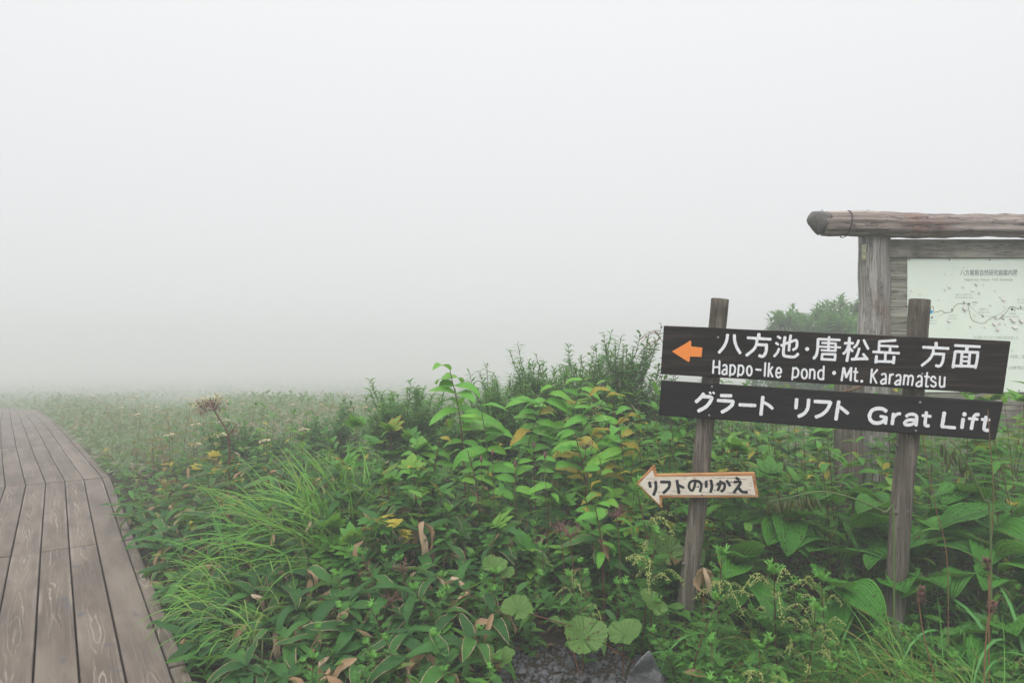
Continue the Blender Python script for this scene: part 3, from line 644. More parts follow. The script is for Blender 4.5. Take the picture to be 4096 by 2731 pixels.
# ---------------------------------------------------------------- the leaning signpost
def build_sign():
    A0 = P(2655, 1303, 3.50); B0 = P(4045, 1363, 3.12)
    ex = Vector((B0.x - A0.x, B0.y - A0.y, 0)).normalized(); ey = Vector((-ex.y, ex.x, 0))
    if ey.y < 0: ey = -ey
    camp = Vector((0, 0, CAMH))
    def ray(sx, sy, off):                                # photo pixel -> point on the plane `off` metres behind the board faces
        d = P(sx, sy, 1.0) - camp
        t = (A0 + ey * off - camp).dot(ey) / d.dot(ey)
        return camp + d * t
    base = ray(2733, 2530, .08); base.z = 0
    root = empty('signpost', (base.x, base.y, gz(base.x, base.y)), 'leaning two-post wooden signpost with dark boards and white Japanese lettering', 'sign', rz=math.atan2(ex.y, ex.x))
    bpy.context.view_layer.update()
    inv = root.matrix_world.inverted()
    def loc(sx, sy, off=0.0): return inv @ ray(sx, sy, off)

    def board(name, corners, thick, mat, label=None):
        front = [loc(*c, 0.0) for c in corners]          # tl tr br bl
        bm = bmesh.new()
        r = random.Random(len(name))
        # long edges get a few extra points so they are not ruler-straight
        top = [front[0].lerp(front[1], t) for t in np.linspace(0, 1, 9)]; bot = [front[2].lerp(front[3], t) for t in np.linspace(0, 1, 9)]
        for q in (top, bot):
            for p in q[1:-1]: p.z += r.uniform(-.0012, .0012)
        fv = [bm.verts.new(p) for p in top + bot]; bv = [bm.verts.new(p + Vector((0, thick, 0))) for p in top + bot]
        bm.faces.new(fv[::-1]); bm.faces.new(bv); n = len(fv)
        for i in range(n): bm.faces.new((fv[i], fv[(i + 1) % n], bv[(i + 1) % n], bv[i]))
        bmesh.ops.recalc_face_normals(bm, faces=bm.faces)
        sharp = [e for e in bm.edges if e.calc_face_angle(0) > .9]
        bmesh.ops.bevel(bm, geom=sharp, offset=.006, segments=2, affect='EDGES', profile=.6)
        me = bpy.data.meshes.new(name); bm.to_mesh(me); bm.free(); me.materials.append(mat)
        o = link(name, me, root)
        if label: o['label'] = label
        return o
    def letters(parent, table, mat, lab=None):
        for ci, (fr, w, strokes) in enumerate(table):
            g = Geo()
            to = lambda x, y, lift: loc(fr[0] + x / fr[2], fr[1] + y / fr[2], -lift)
            for si, st in enumerate(strokes):
                pts, ww = st if isinstance(st, tuple) else (st, w)
                stroke_mesh(g, pts, ww, .0011 + .00022 * si, ci * 31 + si, to)
            link('letter', g.mesh('letter', mat), parent)
    def screw(parent, sx, sy, mat, r=.0055):
        c = loc(sx, sy, 0); g = Geo()
        tube(g, [c + Vector((0, .001, 0)), c - Vector((0, .0016, 0)), c - Vector((0, .0024, 0))], [r, r, r * .7], 10, cap=True)
        link('screw', g.mesh('screw', mat), parent)
    up = board('direction_board', [(2655, 1302), (4045, 1364), (4014, 1577), (2642, 1496)], .034, M['board'], 'upper dark brown board with orange arrow')
    letters(up, UPPER, M['white']); letters(up, ROMAJI, M['white'])
    ap = [(187,412),(400,290),(470,242),(488,250),(490,332),(665,352),(652,498),(470,492),(464,570),(440,575)]
    g = Geo(); cpt = loc(2640 + 400 / 3.92, 1300 + 415 / 3.92, -.001)
    V = [cpt] + [loc(2640 + x / 3.92, 1300 + y / 3.92, -.001) for x, y in ap]; n = len(ap)
    g.add(V, [(0, 1 + i, 1 + (i + 1) % n, 1 + (i + 1) % n) for i in range(n)])
    link('arrow', g.mesh('arrow', M['orange']), up)
    for s in ((2640 + 910 / 3.92, 1300 + 192 / 3.92), (3200 + 1918 / 3.92, 1320 + 685 / 3.92)): screw(up, *s, M['steel'])
    lo = board('name_board', [(2645, 1521), (4016, 1607), (3983, 1761), (2635, 1661)], .034, M['board2'], 'lower black board with white katakana')
    letters(lo, LOWER, M['white'])
    for s in ((2640 + 815 / 3.92, 1300 + 965 / 3.92), (2700 + 447 / 3.267, 1530 + 427 / 3.267), (3400 + 947 / 3.379, 1580 + 97 / 3.379), (3400 + 892 / 3.379, 1580 + 480 / 3.379)): screw(lo, *s, M['steel'])
    # the small arrow board: orange wooden rim, flaked white face
    def q(x, y, off): return loc(2480 + x / 3.794, 1820 + y / 3.794, off)
    outer = [(240,438),(522,140),(560,290),(2045,262),(2108,642),(637,650),(643,818)]
    inner = [(282,440),(492,222),(528,330),(2003,312),(2056,604),(592,602),(603,748)]
    ztop = -.004
    bm = bmesh.new()
    fo = [bm.verts.new(q(x, y, -.002)) for x, y in outer]; bo = [bm.verts.new(q(x, y, -.002) + Vector((0, .028, 0))) for x, y in outer]
    bm.faces.new(fo); bm.faces.new(bo[::-1])
    for i in range(7): bm.faces.new((fo[i], bo[i], bo[(i + 1) % 7], fo[(i + 1) % 7]))
    bmesh.ops.recalc_face_normals(bm, faces=bm.faces)
    bmesh.ops.bevel(bm, geom=[e for e in bm.edges if e.calc_face_angle(0) > .6], offset=.003, segments=1, affect='EDGES')
    bmesh.ops.triangulate(bm, faces=[f for f in bm.faces if len(f.verts) > 4])
    me = bpy.data.meshes.new('arrow_board'); bm.to_mesh(me); bm.free(); me.materials.append(M['orangewood'])
    ab = link('arrow_board', me, root); ab['label'] = 'small white arrow board with orange wooden rim and black brush lettering'
    bm = bmesh.new(); bm.faces.new([bm.verts.new(q(x, y, -.0034)) for x, y in inner]); bmesh.ops.recalc_face_normals(bm, faces=bm.faces)
    bmesh.ops.triangulate(bm, faces=bm.faces)
    me = bpy.data.meshes.new('painted_face'); bm.to_mesh(me); bm.free(); me.materials.append(M['flaked']); link('painted_face', me, ab)
    for ci, (fr, w, strokes) in enumerate(BRUSH):
        g = Geo()
        for si, st in enumerate(strokes):
            pts, ww = st if isinstance(st, tuple) else (st, w)
            stroke_mesh(g, pts, ww, 0, ci * 13 + si, lambda x, y, l, si=si: q(x, y, -.0044 - .00022 * si))
        link('letter', g.mesh('letter', M['black']), ab)
    for x, y, m_, rr in ((1130, 340, 'brass', .0045), (1130, 605, 'brass', .0045), (1190, 478, 'hole', .004), (1243, 600, 'hole', .0035)):
        c = q(x, y, -.0052); g = Geo(); tube(g, [c + Vector((0, .002, 0)), c - Vector((0, .001 if m_ == 'brass' else -.0004, 0))], [rr, rr * .8], 10, cap=True)
        link('screw' if m_ == 'brass' else 'drill_hole', g.mesh('screw', M[m_]), ab)
    # posts behind the boards
    for (tx, ty, bx, by, r0, sd, g0) in ((2878, 1197, 2733, 2530, .0445, 3, 4.4), (3682, 1199, 3561, 2560, .0465, 5, 4.25)):
        off = .036 + r0
        a = loc(bx, by, off); b = loc(tx, ty, off); a = a + (a - b).normalized() * .25
        n = 40; g = Geo()
        pts = [a.lerp(b, i / (n - 1)) + Vector((.004 * math.sin(i * .31 + sd), .003 * math.cos(i * .27), 0)) for i in range(n)]
        rad = [r0 * (1.04 - .05 * i / n) * (1 + .012 * math.sin(i * .9 + sd)) for i in range(n)]
        pts.append(pts[-1] + (b - a).normalized() * .003); rad.append(r0 * .93)
        tube(g, pts, rad, 40, cap=True, jit=.008, seed=sd, groove=[(g0, .16), (g0 + 1.3, .05)])
        po = link('post', g.mesh('post', M['post']), root)
        for kx, ky in ([(3585, 2050), (3630, 2045), (3600, 2105), (3590, 1780)] if sd == 5 else [(2735, 2255)]):
            c = loc(kx, ky, .036 + .004); kg = Geo()     # knots stand slightly proud
            tube(kg, [c + Vector((0, .01, 0)), c, c - Vector((0, .0025, 0))], [.0115, .009, .004], 10, cap=True, jit=.1, seed=kx)
            link('knot', kg.mesh('knot', M['char']), po)
    return root
build_sign()

# ---------------------------------------------------------------- map shelter behind the sign
def text_mesh(body, size, mat, width=None, bold=0.0):
    cu = bpy.data.curves.new('print', 'FONT'); cu.body = body; cu.size = size; cu.align_x = 'LEFT'; cu.resolution_u = 2; cu.offset = bold
    o = bpy.data.objects.new('print', cu); C.objects.link(o); bpy.context.view_layer.update()
    me = bpy.data.meshes.new_from_object(o.evaluated_get(bpy.context.evaluated_depsgraph_get()))
    bpy.data.objects.remove(o); bpy.data.curves.remove(cu)
    me.materials.clear(); me.materials.append(mat)
    xs = [v.co.x for v in me.vertices]
    if xs and width:
        x0, x1 = min(xs), max(xs); k = width / max(1e-4, x1 - x0)
        for v in me.vertices: v.co.x = (v.co.x - x0) * k
    return me

def build_shelter():
    D = 5.3
    g0 = P(3494, 1365, D + .11)
    root = empty('map_shelter', (g0.x, g0.y, gz(g0.x, g0.y)), 'weathered grey timber map shelter with a ridge log and pale green trail map', 'notice board')
    o = Vector(root.location)
    def L(sx, sy, d=D): return P(sx, sy, d) - o
    S = D / FPX                                          # metres per photo pixel at the front face
    # posts: squared logs with chamfered corners
    for cx, sd in ((3496, 2), (4395, 4)):
        g = Geo(); n = 26; b = L(cx - 6, 1365, D + .11); zb = -.3; zt = L(cx, 955, D + .11).z + .02
        pts = [Vector((b.x + .003 * math.sin(i) + (i / n) * .012, b.y, zb + (zt - zb) * i / (n - 1))) for i in range(n)]
        tube(g, pts, [.112 + .004 * math.sin(i * 1.7 + sd) for i in range(n)], 28, cap=True, jit=.018, seed=sd, groove=[(4.75, .22), (5.6, .06), (3.9, .08)])
        po = link('post', g.mesh('post', M['shelter']), root)
        if sd == 2:                                      # zinc bracket with two bolts, on the post's left flank
            bm = bmesh.new(); bmesh.ops.create_cube(bm, size=1)
            c = L(3456, 1010, D + .035)
            bmesh.ops.scale(bm, verts=bm.verts, vec=(.032, .004, .125)); bmesh.ops.rotate(bm, verts=bm.verts, matrix=Matrix.Rotation(R(-38), 3, 'Z')); bmesh.ops.translate(bm, verts=bm.verts, vec=c)
            me = bpy.data.meshes.new('bracket'); bm.to_mesh(me); bm.free(); me.materials.append(M['zincplate']); br = link('bracket', me, po)
            for zz in (-.045, .0):
                g = Geo(); q = c + Vector((0, -.003, zz)); tube(g, [q, q + Vector((-.006, -.008, 0))], [.009, .008], 8, cap=True); link('bolt', g.mesh('bolt', M['brass']), br)
    # panel planks behind the posts
    ys = [958, 1033, 1131, 1229, 1328, 1426, 1525, 1622, 1720]
    x0, x1 = L(3470, 0, D + .12).x, L(4420, 0, D + .12).x
    for i in range(len(ys) - 1):
        z1, z0 = L(0, ys[i] + 1.2, D + .10).z, L(0, ys[i + 1] - 1.2, D + .10).z
        bm = bmesh.new(); bmesh.ops.create_cube(bm, size=1)
        pr = .07 if i == 0 else .10
        yb = L(0, 0, D + .0).y
        for v in bm.verts: v.co = Vector((x0 if v.co.x < 0 else x1, yb + (pr if v.co.y < 0 else .145), z0 if v.co.z < 0 else z1))
        bmesh.ops.bevel(bm, geom=bm.edges[:], offset=.004, segments=1, affect='EDGES')
        me = bpy.data.meshes.new('plank'); bm.to_mesh(me); bm.free(); me.materials.append(M['panel']); link('plank', me, root)
    # ridge log with a rotten broken end
    g = Geo(); n = 44; a = L(3290, 897, D + .02); b = L(4640, 915, D + .02); r = random.Random(5)
    pts = [a.lerp(b, i / (n - 1)) + Vector((0, 0, .006 * math.sin(i * .35))) for i in range(n)]
    rad = [(.096 + .006 * math.sin(i * .23) + .003 * math.sin(i * 1.7)) for i in range(n)]
    tube(g, pts, rad, 40, cap=True, jit=.035, seed=8, groove=[(4.2, .16), (4.7, .08), (5.0, .10), (5.5, .2), (3.6, .12), (3.1, .08)])
    be = link('ridge_log', g.mesh('ridge_log', M['beam']), root)
    g = Geo(); m = 7; e = L(3232, 885, D + .02)
    tube(g, [a.lerp(e, i / (m - 1)) + Vector((.012, 0, .006 * i)) for i in range(m)], [.093, .088, .081, .073, .064, .055, .040], 18, cap=True, jit=.085, seed=12)
    link('broken_end', g.mesh('broken_end', M['char']), be)
    g = Geo(); c = L(3382, 897, D + .02); ring = [c + Vector((.016 * math.sin(t), .1035 * math.cos(t), .1035 * math.sin(t))) for t in np.linspace(0, 2 * math.pi, 30)]
    tube(g, ring, .004, 6); link('wire_band', g.mesh('wire_band', M['wire']), be)
    for sx in (3289, 3472):
        g = Geo(); q = L(sx, 850, D + .02); tube(g, [q - Vector((0, 0, .02)), q + Vector((0, 0, .012)), q + Vector((0, 0, .024))], [.010, .010, .005], 8, cap=True); link('bolt', g.mesh('bolt', M['steel']), be)
    # the trail map sheet
    yf = L(0, 0, D).y + .092
    dm = D + .092
    K = (3600, 1000, 2.613)
    def mp(x, y, lift=0.0):
        q = P(K[0] + x / K[2], K[1] + y / K[2], dm) - o; q.y = yf - lift; return q
    tl, br_ = P(3630, 1033, dm) - o, P(4278, 1568, dm) - o
    bm = bmesh.new(); bmesh.ops.create_cube(bm, size=1)
    for v in bm.verts: v.co = Vector((tl.x if v.co.x < 0 else br_.x, yf if v.co.y < 0 else yf + .0075, tl.z if v.co.z > 0 else br_.z))
    bmesh.ops.bevel(bm, geom=bm.edges[:], offset=.0012, segments=1, affect='EDGES')
    me = bpy.data.meshes.new('map_sheet'); bm.to_mesh(me); bm.free(); me.materials.append(M['sheet']); sh = link('map_sheet', me, root)
    sh['label'] = 'pale green trail map sheet with faded print and peeling film'
    def put(body, x0_, x1_, ybase, h, mat, bold=0.0):
        w = (x1_ - x0_) / K[2] * dm / FPX
        me_ = text_mesh(body, h / K[2] * dm / FPX * 1.28, M[mat], w, bold)
        link('lettering', me_, sh, Matrix.Translation(mp(x0_, ybase, .0012)) @ Matrix.Rotation(R(90), 4, 'X'))
    put('八方尾根自然研究路案内図', 627, 1224, 262, 52, 'sheetprint', .0006)
    put('Happo-one  Nature  Trail  Guidemap', 672, 1178, 320, 28, 'sheetsmall')
    for t in (('第二ケルン(息ケルン)', 585, 752, 475, 19), ('2nd Cairn(Yasumu Cairn)', 571, 765, 503, 17), ('公衆便所', 747, 812, 556, 18), ('W.C', 762, 790, 584, 14),
              ('石神井ケルン', 830, 928, 626, 18), ('Syakujii Cairn', 818, 945, 655, 16), ('八方ケルン', 502, 592, 694, 18), ('Happo Cairn', 497, 594, 721, 15),
              ('第三ケルン', 298, 386, 745, 18), ('3rd Cairn', 302, 380, 773, 16), ('八方池山荘', 1134, 1210, 673, 18), ('Happoike sanso(inn)', 1094, 1242, 700, 15),
              ('第一ケルン', 1224, 1312, 528, 18), ('1st Cairn', 1228, 1306, 556, 16),
              ('から学んでいただくために作られました。', 770, 1243, 928, 30), ('す。', 1160, 1192, 1062, 26), ('が生育し、国', 1152, 1298, 1128, 32), ('しは法律で禁止さ', 1128, 1300, 1242, 32)):
        put(*t, 'sheetsmall')
    tr = [(345,650),(380,648),(435,632),(465,653),(540,645),(560,600),(600,565),(628,558),(665,562),(700,558),(715,600),(735,690),(765,740),(800,750),(830,765),(890,762),(905,740),(980,700),(1005,702),(985,718),(1015,725),(1045,715),(1070,672),(1075,700),(1050,712),(1090,728),(1075,705),(1100,660),(1165,590),(1215,612),(1300,620)]
    g = Geo(); stroke_mesh(g, tr, 5.0, 0, 1, lambda x, y, l: mp(x, y, .0012), 120); stroke_mesh(g, [(318,620),(325,595),(345,590),(350,620),(343,640)], 5.0, 0, 2, lambda x, y, l: mp(x, y, .0016)); link('trail_line', g.mesh('trail_line', M['trail']), sh)
    for poly, nn in (([(300,715),(340,698),(400,690),(440,672),(465,655)], 12), ([(722,575),(760,610),(810,660),(865,690),(940,695),(1000,685),(1060,655),(1110,610),(1165,592)], 36), ([(1175,592),(1220,600),(1260,600),(1300,596)], 9)):
        for p in curve([(x, y, 0) for x, y in poly], nn):
            g = Geo(); stroke_mesh(g, [(p[0], p[1])], 6.5, 0, 3, lambda x, y, l: mp(x, y, .0014)); link('trail_dot', g.mesh('trail_dot', M['mark']), sh)
    g = Geo(); stroke_mesh(g, [(322, 645)], 38, 0, 4, lambda x, y, l: mp(x, y, .0020)); link('pond_mark', g.mesh('pond_mark', M['pond']), sh)
    for i, (x, y) in enumerate(((333,700),(541,620),(666,543),(865,688),(1258,592))):
        g = Geo(); g.add([mp(x - 9, y + 14, .0018), mp(x + 9, y + 14, .0018), mp(x, y - 14, .0018)], [(0, 1, 2, 2)]); link('cairn_mark', g.mesh('cairn_mark', M['mark']), sh)
    for x, y, s in ((721, 563, 13), (1170, 618, 17), (1196, 628, 8)):
        g = Geo(); g.add([mp(x - s, y, .0018), mp(x, y + s, .0018), mp(x + s, y, .0018), mp(x, y - s, .0018)], [(0, 1, 2, 3)]); link('place_mark', g.mesh('place_mark', M['mark']), sh)
    g = Geo(); rr = random.Random(21)                    # curls of peeling film
    spots = [(110,420,26),(95,462,16),(205,455,22),(470,415,22),(515,385,34),(400,520,20),(660,385,26),(795,355,42),(760,420,34),(825,445,28),(675,605,62),(665,180,20),(540,250,18),(250,282,12),(1080,515,40),(1045,488,20),(945,575,22),(510,735,40),(515,815,16),(735,795,24),(985,770,46),(1040,765,30),(1020,825,40),(1185,730,52),(1200,800,56),(1265,735,60),(1155,715,28),(885,800,24),(1090,585,20),(990,425,18),(850,665,24),(780,680,18),(1100,770,20),(470,255,18),(870,362,18)]
    for x, y, s in spots:
        a = rr.uniform(-.8, .8); k = rr.uniform(.5, .9)
        cs = [(-.5, -.5 * k), (.5, -.35 * k), (.3, .55 * k), (-.35, .4 * k)]
        V = []
        for j, (u, v) in enumerate(cs):
            V.append(mp(x + s * (u * math.cos(a) - v * math.sin(a)), y + s * (u * math.sin(a) + v * math.cos(a)), .0022 + (.007 * s / 40 if j in (2, 3) else 0)))
        g.add(V, [(0, 3, 2, 1)])
    fl = link('peeling_film', g.mesh('peeling_film', M['flake'], False), sh); fl['kind'] = 'stuff'
    for x, y in ((95, 102), (517, 102), (936, 102), (76, 590), (1243, 1466)):
        g = Geo(); c = mp(x, y, .001); tube(g, [c, c - Vector((0, .003, 0))], [.0055, .004], 8, cap=True); link('nail', g.mesh('nail', M['wire']), sh)
build_shelter()

def build_stub():
    d = 4.75; b = P(3396, 1365, d); g = Geo(); n = 20
    root = empty('old_post', (b.x, b.y, gz(b.x, b.y)), 'short thick weathered post standing just behind the two sign boards', 'post')
    pts = [Vector((.004 * math.sin(i * .8), 0, -.2 + (P(0, 1440, d).z + .27) * i / (n - 1))) for i in range(n)]
    tube(g, pts, [.093 + .003 * math.sin(i * 1.3) for i in range(n)], 26, cap=True, jit=.02, seed=31, groove=[(4.3, .12), (4.9, .16), (5.5, .08), (3.8, .1)])
    link('shaft', g.mesh('shaft', M['post']), root)
    g = Geo()                                            # a dry vine wound round it
    tube(g, [Vector((.10 * math.cos(t), .10 * math.sin(t), .85 + t * .035)) for t in np.linspace(0, 14, 70)], .005, 5)
    link('vine', g.mesh('vine', M['deadstem']), root)
build_stub()

# ---------------------------------------------------------------- haze
def build_haze():
    bm = bmesh.new(); bmesh.ops.create_cube(bm, size=1)
    for v in bm.verts: v.co = Vector((v.co.x * 640, v.co.y * 640, drop(300) - 1.2 if v.co.z < 0 else 3.3))
    me = bpy.data.meshes.new('haze'); bm.to_mesh(me); bm.free()
    m = bpy.data.materials.new('fog'); m.use_nodes = True; nt = m.node_tree; nt.nodes.clear()
    out = nt.nodes.new('ShaderNodeOutputMaterial'); pv = nt.nodes.new('ShaderNodeVolumePrincipled')
    pv.inputs['Color'].default_value = (.78, .785, .79, 1); pv.inputs['Density'].default_value = HAZE_DENSITY
    nt.links.new(pv.outputs[0], out.inputs['Volume']); me.materials.append(m)
    tag(link('haze', me), 'pale grey fog filling the air over the meadow', 'fog', kind='stuff')
build_haze()

# ================================================================ vegetation
def blocked(x, y, m=0.0):
    """boardwalk, gravel patch, posts"""
    if x < edge_x(y) + m: return True
    if y < 3.42 and -.05 < x < .72 and y < 3.42 - .3 * abs(x - .35): return True
    return False
def ssmooth(a, b, x):
    t = min(1, max(0, (x - a) / (b - a))); return t * t * (3 - 2 * t)
def canopy(x, y):
    """height of the plant cover"""
    e = x - edge_x(y)
    h = .22 + .34 * ssmooth(3.1, 5.0, y)
    if x > .5: h = .30 + .52 * ssmooth(3.3, 4.3, y)
    return h * (.35 + .65 * ssmooth(0, .8, e)) * (1 + .18 * math.sin(x * 3.1 + y * 2.3))

def meshes_of(name, arrs, mat):
    out = []
    for i, a in enumerate(arrs):
        g = Geo(); g.add(*a); out.append(g.mesh(name, M[mat]))
    return out

# --- leaf stock (shared mesh data)
SASA = meshes_of('leaf', [leaf_arr(.23, .062, 'sasa', 7, b, f, .25, tw, seed=i) for i, (b, f, tw) in enumerate(((.7, .22, .1), (1.1, .3, -.2), (.4, .15, .3), (1.5, .3, .2), (.9, .4, -.4)))], 'sasa')
SASAD = meshes_of('leaf', [leaf_arr(.19, .05, 'sasa', 7, b, f, .6, tw, seed=i) for i, (b, f, tw) in enumerate(((1.6, .5, .8), (2.1, .7, -.7), (1.2, .9, .5)))], 'sasadry')
KNOT = meshes_of('leaf', [leaf_arr(.25, .098, 'oval', 7, b, f, .12, seed=i) for i, (b, f) in enumerate(((.9, .25), (1.2, .35), (.7, .3), (1.5, .3)))], 'knot')
KNOTY = meshes_of('leaf', [leaf_arr(.22, .085, 'oval', 7, b, f, .3, seed=i) for i, (b, f) in enumerate(((.9, .4), (1.3, .5)))], 'rusty')
HERB = meshes_of('leaf', [leaf_arr(.115, .045, 'oval', 5, b, f, .15, seed=i) for i, (b, f) in enumerate(((.5, .25), (.8, .3), (.3, .15), (1.0, .35)))], 'herb')
LANCE = meshes_of('leaf', [leaf_arr(.15, .036, 'lance', 5, b, f, .1, seed=i) for i, (b, f) in enumerate(((.5, .25), (.8, .3)))], 'herb')
HERBR = meshes_of('leaf', [leaf_arr(.09, .036, 'oval', 4, .6, .3, .2)], 'herbred')
HERBY = meshes_of('leaf', [leaf_arr(.105, .045, 'oval', 5, .6, .3, .15), leaf_arr(.10, .04, 'oval', 5, .9, .35, .2)], 'herbyel')
YEL = meshes_of('leaf', [leaf_arr(.11, .042, 'oval', 5, .9, .35, .25)], 'yellow')
PALM = meshes_of('leaf', [palmate_leaf(.14, i, 5) for i in range(3)], 'herb')
PALMY = meshes_of('leaf', [palmate_leaf(.13, i + 9, 5) for i in range(2)], 'yellow')
HELL = meshes_of('leaf', [leaf_arr(.35, .21, 'oval', 10, b, f, .10, cols=15, ripple=.008, nr=6.5, seed=i) for i, (b, f) in enumerate(((.9, .3), (1.3, .4), (.6, .25), (1.7, .3)))], 'hell')
STEM_CACHE = {}
def stem_mesh(kind, pts, r0, r1, mat, sides=5):
    g = Geo(); tube(g, pts, np.linspace(r0, r1, len(pts)), sides); return g.mesh(kind, M[mat])

# --- bamboo grass: culm with a hand of broad leaves
def sasa_plant(x, y, h, label, seed, dryp=.14):
    r = random.Random(seed); z0 = gz(x, y)
    root = empty('bamboo_grass', (x, y, z0), label, 'bamboo grass', 'bamboo grass growing beside the boardwalk')
    lean = Vector((r.uniform(-.35, .1), r.uniform(-.45, .05), 0)) * h
    pts = curve([(0, 0, -.02), (lean.x * .3, lean.y * .3, h * .6), (lean.x, lean.y, h)], 6)
    link('culm', stem_mesh('culm', pts, .0042, .003, 'stem'), root)
    n = r.randint(6, 9); a0 = r.uniform(0, 6.28); s0 = r.uniform(.78, 1.12)
    for k in range(n):
        az = a0 + k * 2.4 + r.uniform(-.3, .3); t = 1 - .14 * (k // 3) * r.uniform(.6, 1.2)
        p = Vector(pts[-1]) * t + Vector((0, 0, r.uniform(-.02, .01)))
        dry = r.random() < dryp
        me = r.choice(SASAD if dry else SASA)
        pitch = R(r.uniform(-50, -10) if dry else r.uniform(-12, 38))
        link('leaf', me, root, mat_trs(p, az, pitch, R(r.uniform(-22, 22)), s0 * r.uniform(.75, 1.15)))

spots = []
def spaced(n, region, mind, seed, tries=60):
    r = random.Random(seed); pts = []
    for _ in range(n * tries):
        if len(pts) >= n: break
        x, y = region(r)
        if blocked(x, y, .05): continue
        if all((x - a) ** 2 + (y - b) ** 2 > mind ** 2 for a, b in pts): pts.append((x, y))
    return pts
def sasa_region(r):
    y = r.triangular(2.85, 6.4, 3.4); x0 = edge_x(y)
    return x0 + r.random() ** .9 * ((.55 if y > 3.8 else -.10) - x0), y
for i, (x, y) in enumerate(spaced(215, sasa_region, .125, 5)):
    h = canopy(x, y) * random.Random(i).uniform(.75, 1.1)
    sasa_plant(x, y, h, 'bamboo grass with pale dry leaf edges right of the boardwalk', i, .34 if -1.0 < x < .2 and y < 4.2 else .14)

# --- mugwort: five whole-plant variants, copied
def mugwort_variant(seed, h, flowers):
    r = random.Random(seed); gs, gl, gt, gf = Geo(), Geo(), Geo(), Geo()
    top = Vector((r.uniform(-.12, .12), r.uniform(-.16, .04), h))
    pts = curve([(0, 0, -.03), (top.x * .25, top.y * .2, h * .5), tuple(top)], 9)
    tube(gs, pts, np.linspace(.0045, .0018, 9), 5)
    n = int(24 * h / .5) + 6
    for k in range(n):
        t = .12 + .83 * k / n; q = pts[min(8, int(t * 8))] + (pts[min(8, int(t * 8) + 1)] - pts[min(8, int(t * 8))]) * (t * 8 - int(t * 8))
        L = .115 * (1 - .55 * t) * r.uniform(.8, 1.2)
        a = xform(lobed_leaf(L, seed * 50 + k, 3), q, k * 2.4 + r.uniform(-.4, .4), R(r.uniform(-5, 45)), R(r.uniform(-20, 20)))
        gl.add(*a, T=r.random())
    for k in range(9):                                   # pale growing tip
        a = xform(lobed_leaf(.05 * r.uniform(.8, 1.2), seed * 90 + k, 2), pts[-1], k * 2.2, R(r.uniform(30, 72)))
        gt.add(*a, T=r.random())
    if flowers:
        for b in range(7):
            t = r.uniform(.5, 1); q = Vector(pts[int(t * 8)]); az = r.uniform(0, 6.28); l = r.uniform(.08, .15)
            br = curve([tuple(q), tuple(q + Vector((math.cos(az) * l * .55, math.sin(az) * l * .55, l * .5))), tuple(q + Vector((math.cos(az) * l, math.sin(az) * l, l * r.uniform(.0, .5))))], 14)
            tube(gf, br, .0011, 4)
            for p in br[3:]:
                for _ in range(3):
                    c = Vector(p) + Vector((r.gauss(0, .005), r.gauss(0, .005), -abs(r.gauss(.006, .005)))); s = r.uniform(.0025, .004)
                    V = [c + Vector((s, 0, 0)), c + Vector((0, s, 0)), c - Vector((s, 0, 0)), c - Vector((0, s, 0)), c + Vector((0, 0, s * 1.4)), c - Vector((0, 0, s * 1.4))]
                    gf.add(V, [(0, 1, 4, 4), (1, 2, 4, 4), (2, 3, 4, 4), (3, 0, 4, 4), (1, 0, 5, 5), (2, 1, 5, 5), (3, 2, 5, 5), (0, 3, 5, 5)])
    return (gs.mesh('stem', M['redstem']), gl.mesh('foliage', M['mug']), gt.mesh('shoot_tip', M['mugtop']), gf.mesh('flower_spray', M['bead']) if flowers else None)
MUG = [mugwort_variant(1, .42, False), mugwort_variant(2, .50, False), mugwort_variant(3, .36, False), mugwort_variant(4, .46, False)]
MUGF = [mugwort_variant(5, .55, True), mugwort_variant(6, .62, True), mugwort_variant(7, .5, True)]
def mugwort(x, y, s, seed, var, label, group):
    r = random.Random(seed)
    root = empty('mugwort', (x, y, gz(x, y)), label, 'plant', group)
    Mx = mat_trs((0, 0, 0), r.uniform(0, 6.28), R(r.uniform(-7, 7)), R(r.uniform(-7, 7)), s)
    link('stem', var[0], root, Mx)
    f = link('foliage', var[1], root, Mx); f['kind'] = 'stuff'
    link('shoot_tip', var[2], root, Mx)
    if var[3]: fs = link('flower_spray', var[3], root, Mx); fs['kind'] = 'stuff'
def mug_right(r):
    y = r.uniform(2.25, 3.6); return r.uniform(.62, y * .76 + .05), y
def mug_mid(r):
    y = r.uniform(2.75, 3.9); return r.uniform(-.95, .75), y
for i, (x, y) in enumerate(spaced(105, mug_right, .105, 8)):
    rr = random.Random(i); near_post = math.hypot(x - .88, y - 3.3) < .38
    s = rr.uniform(.62, .98) * (.52 if near_post else 1) * (.8 if y < 2.7 else 1) * (.7 if x > 1.35 else 1)
    fl = rr.random() < .2
    mugwort(x, y, s, i, rr.choice(MUGF if fl else MUG), 'flowering mugwort with drooping cream sprays below the signpost' if fl else 'leafy green mugwort below the signpost', 'flowering mugwort below the signpost' if fl else 'leafy mugwort below the signpost')
for i, (x, y) in enumerate(spaced(44, mug_mid, .14, 9)):
    rr = random.Random(i + 500); mugwort(x, y, rr.uniform(.6, .95) * (.7 + .3 * ssmooth(2.8, 3.6, y)), i + 500, rr.choice(MUG), 'leafy green mugwort among the bamboo grass', 'mugwort among the bamboo grass')
for i, (sx, sy, d, s) in enumerate(((2560, 2240, 3.35, 1.0), (2640, 2120, 3.55, 1.15), (3110, 2050, 3.1, 1.05), (2870, 2050, 3.2, .95), (3330, 2120, 2.95, .8), (2340, 2330, 3.3, .7))):
    x = (sx - CX) / FPX * d
    mugwort(x, d, s * 1.15, 900 + i, MUGF[i % 3], 'tall flowering mugwort standing beside the left sign post', 'tall flowering mugwort beside the sign posts')

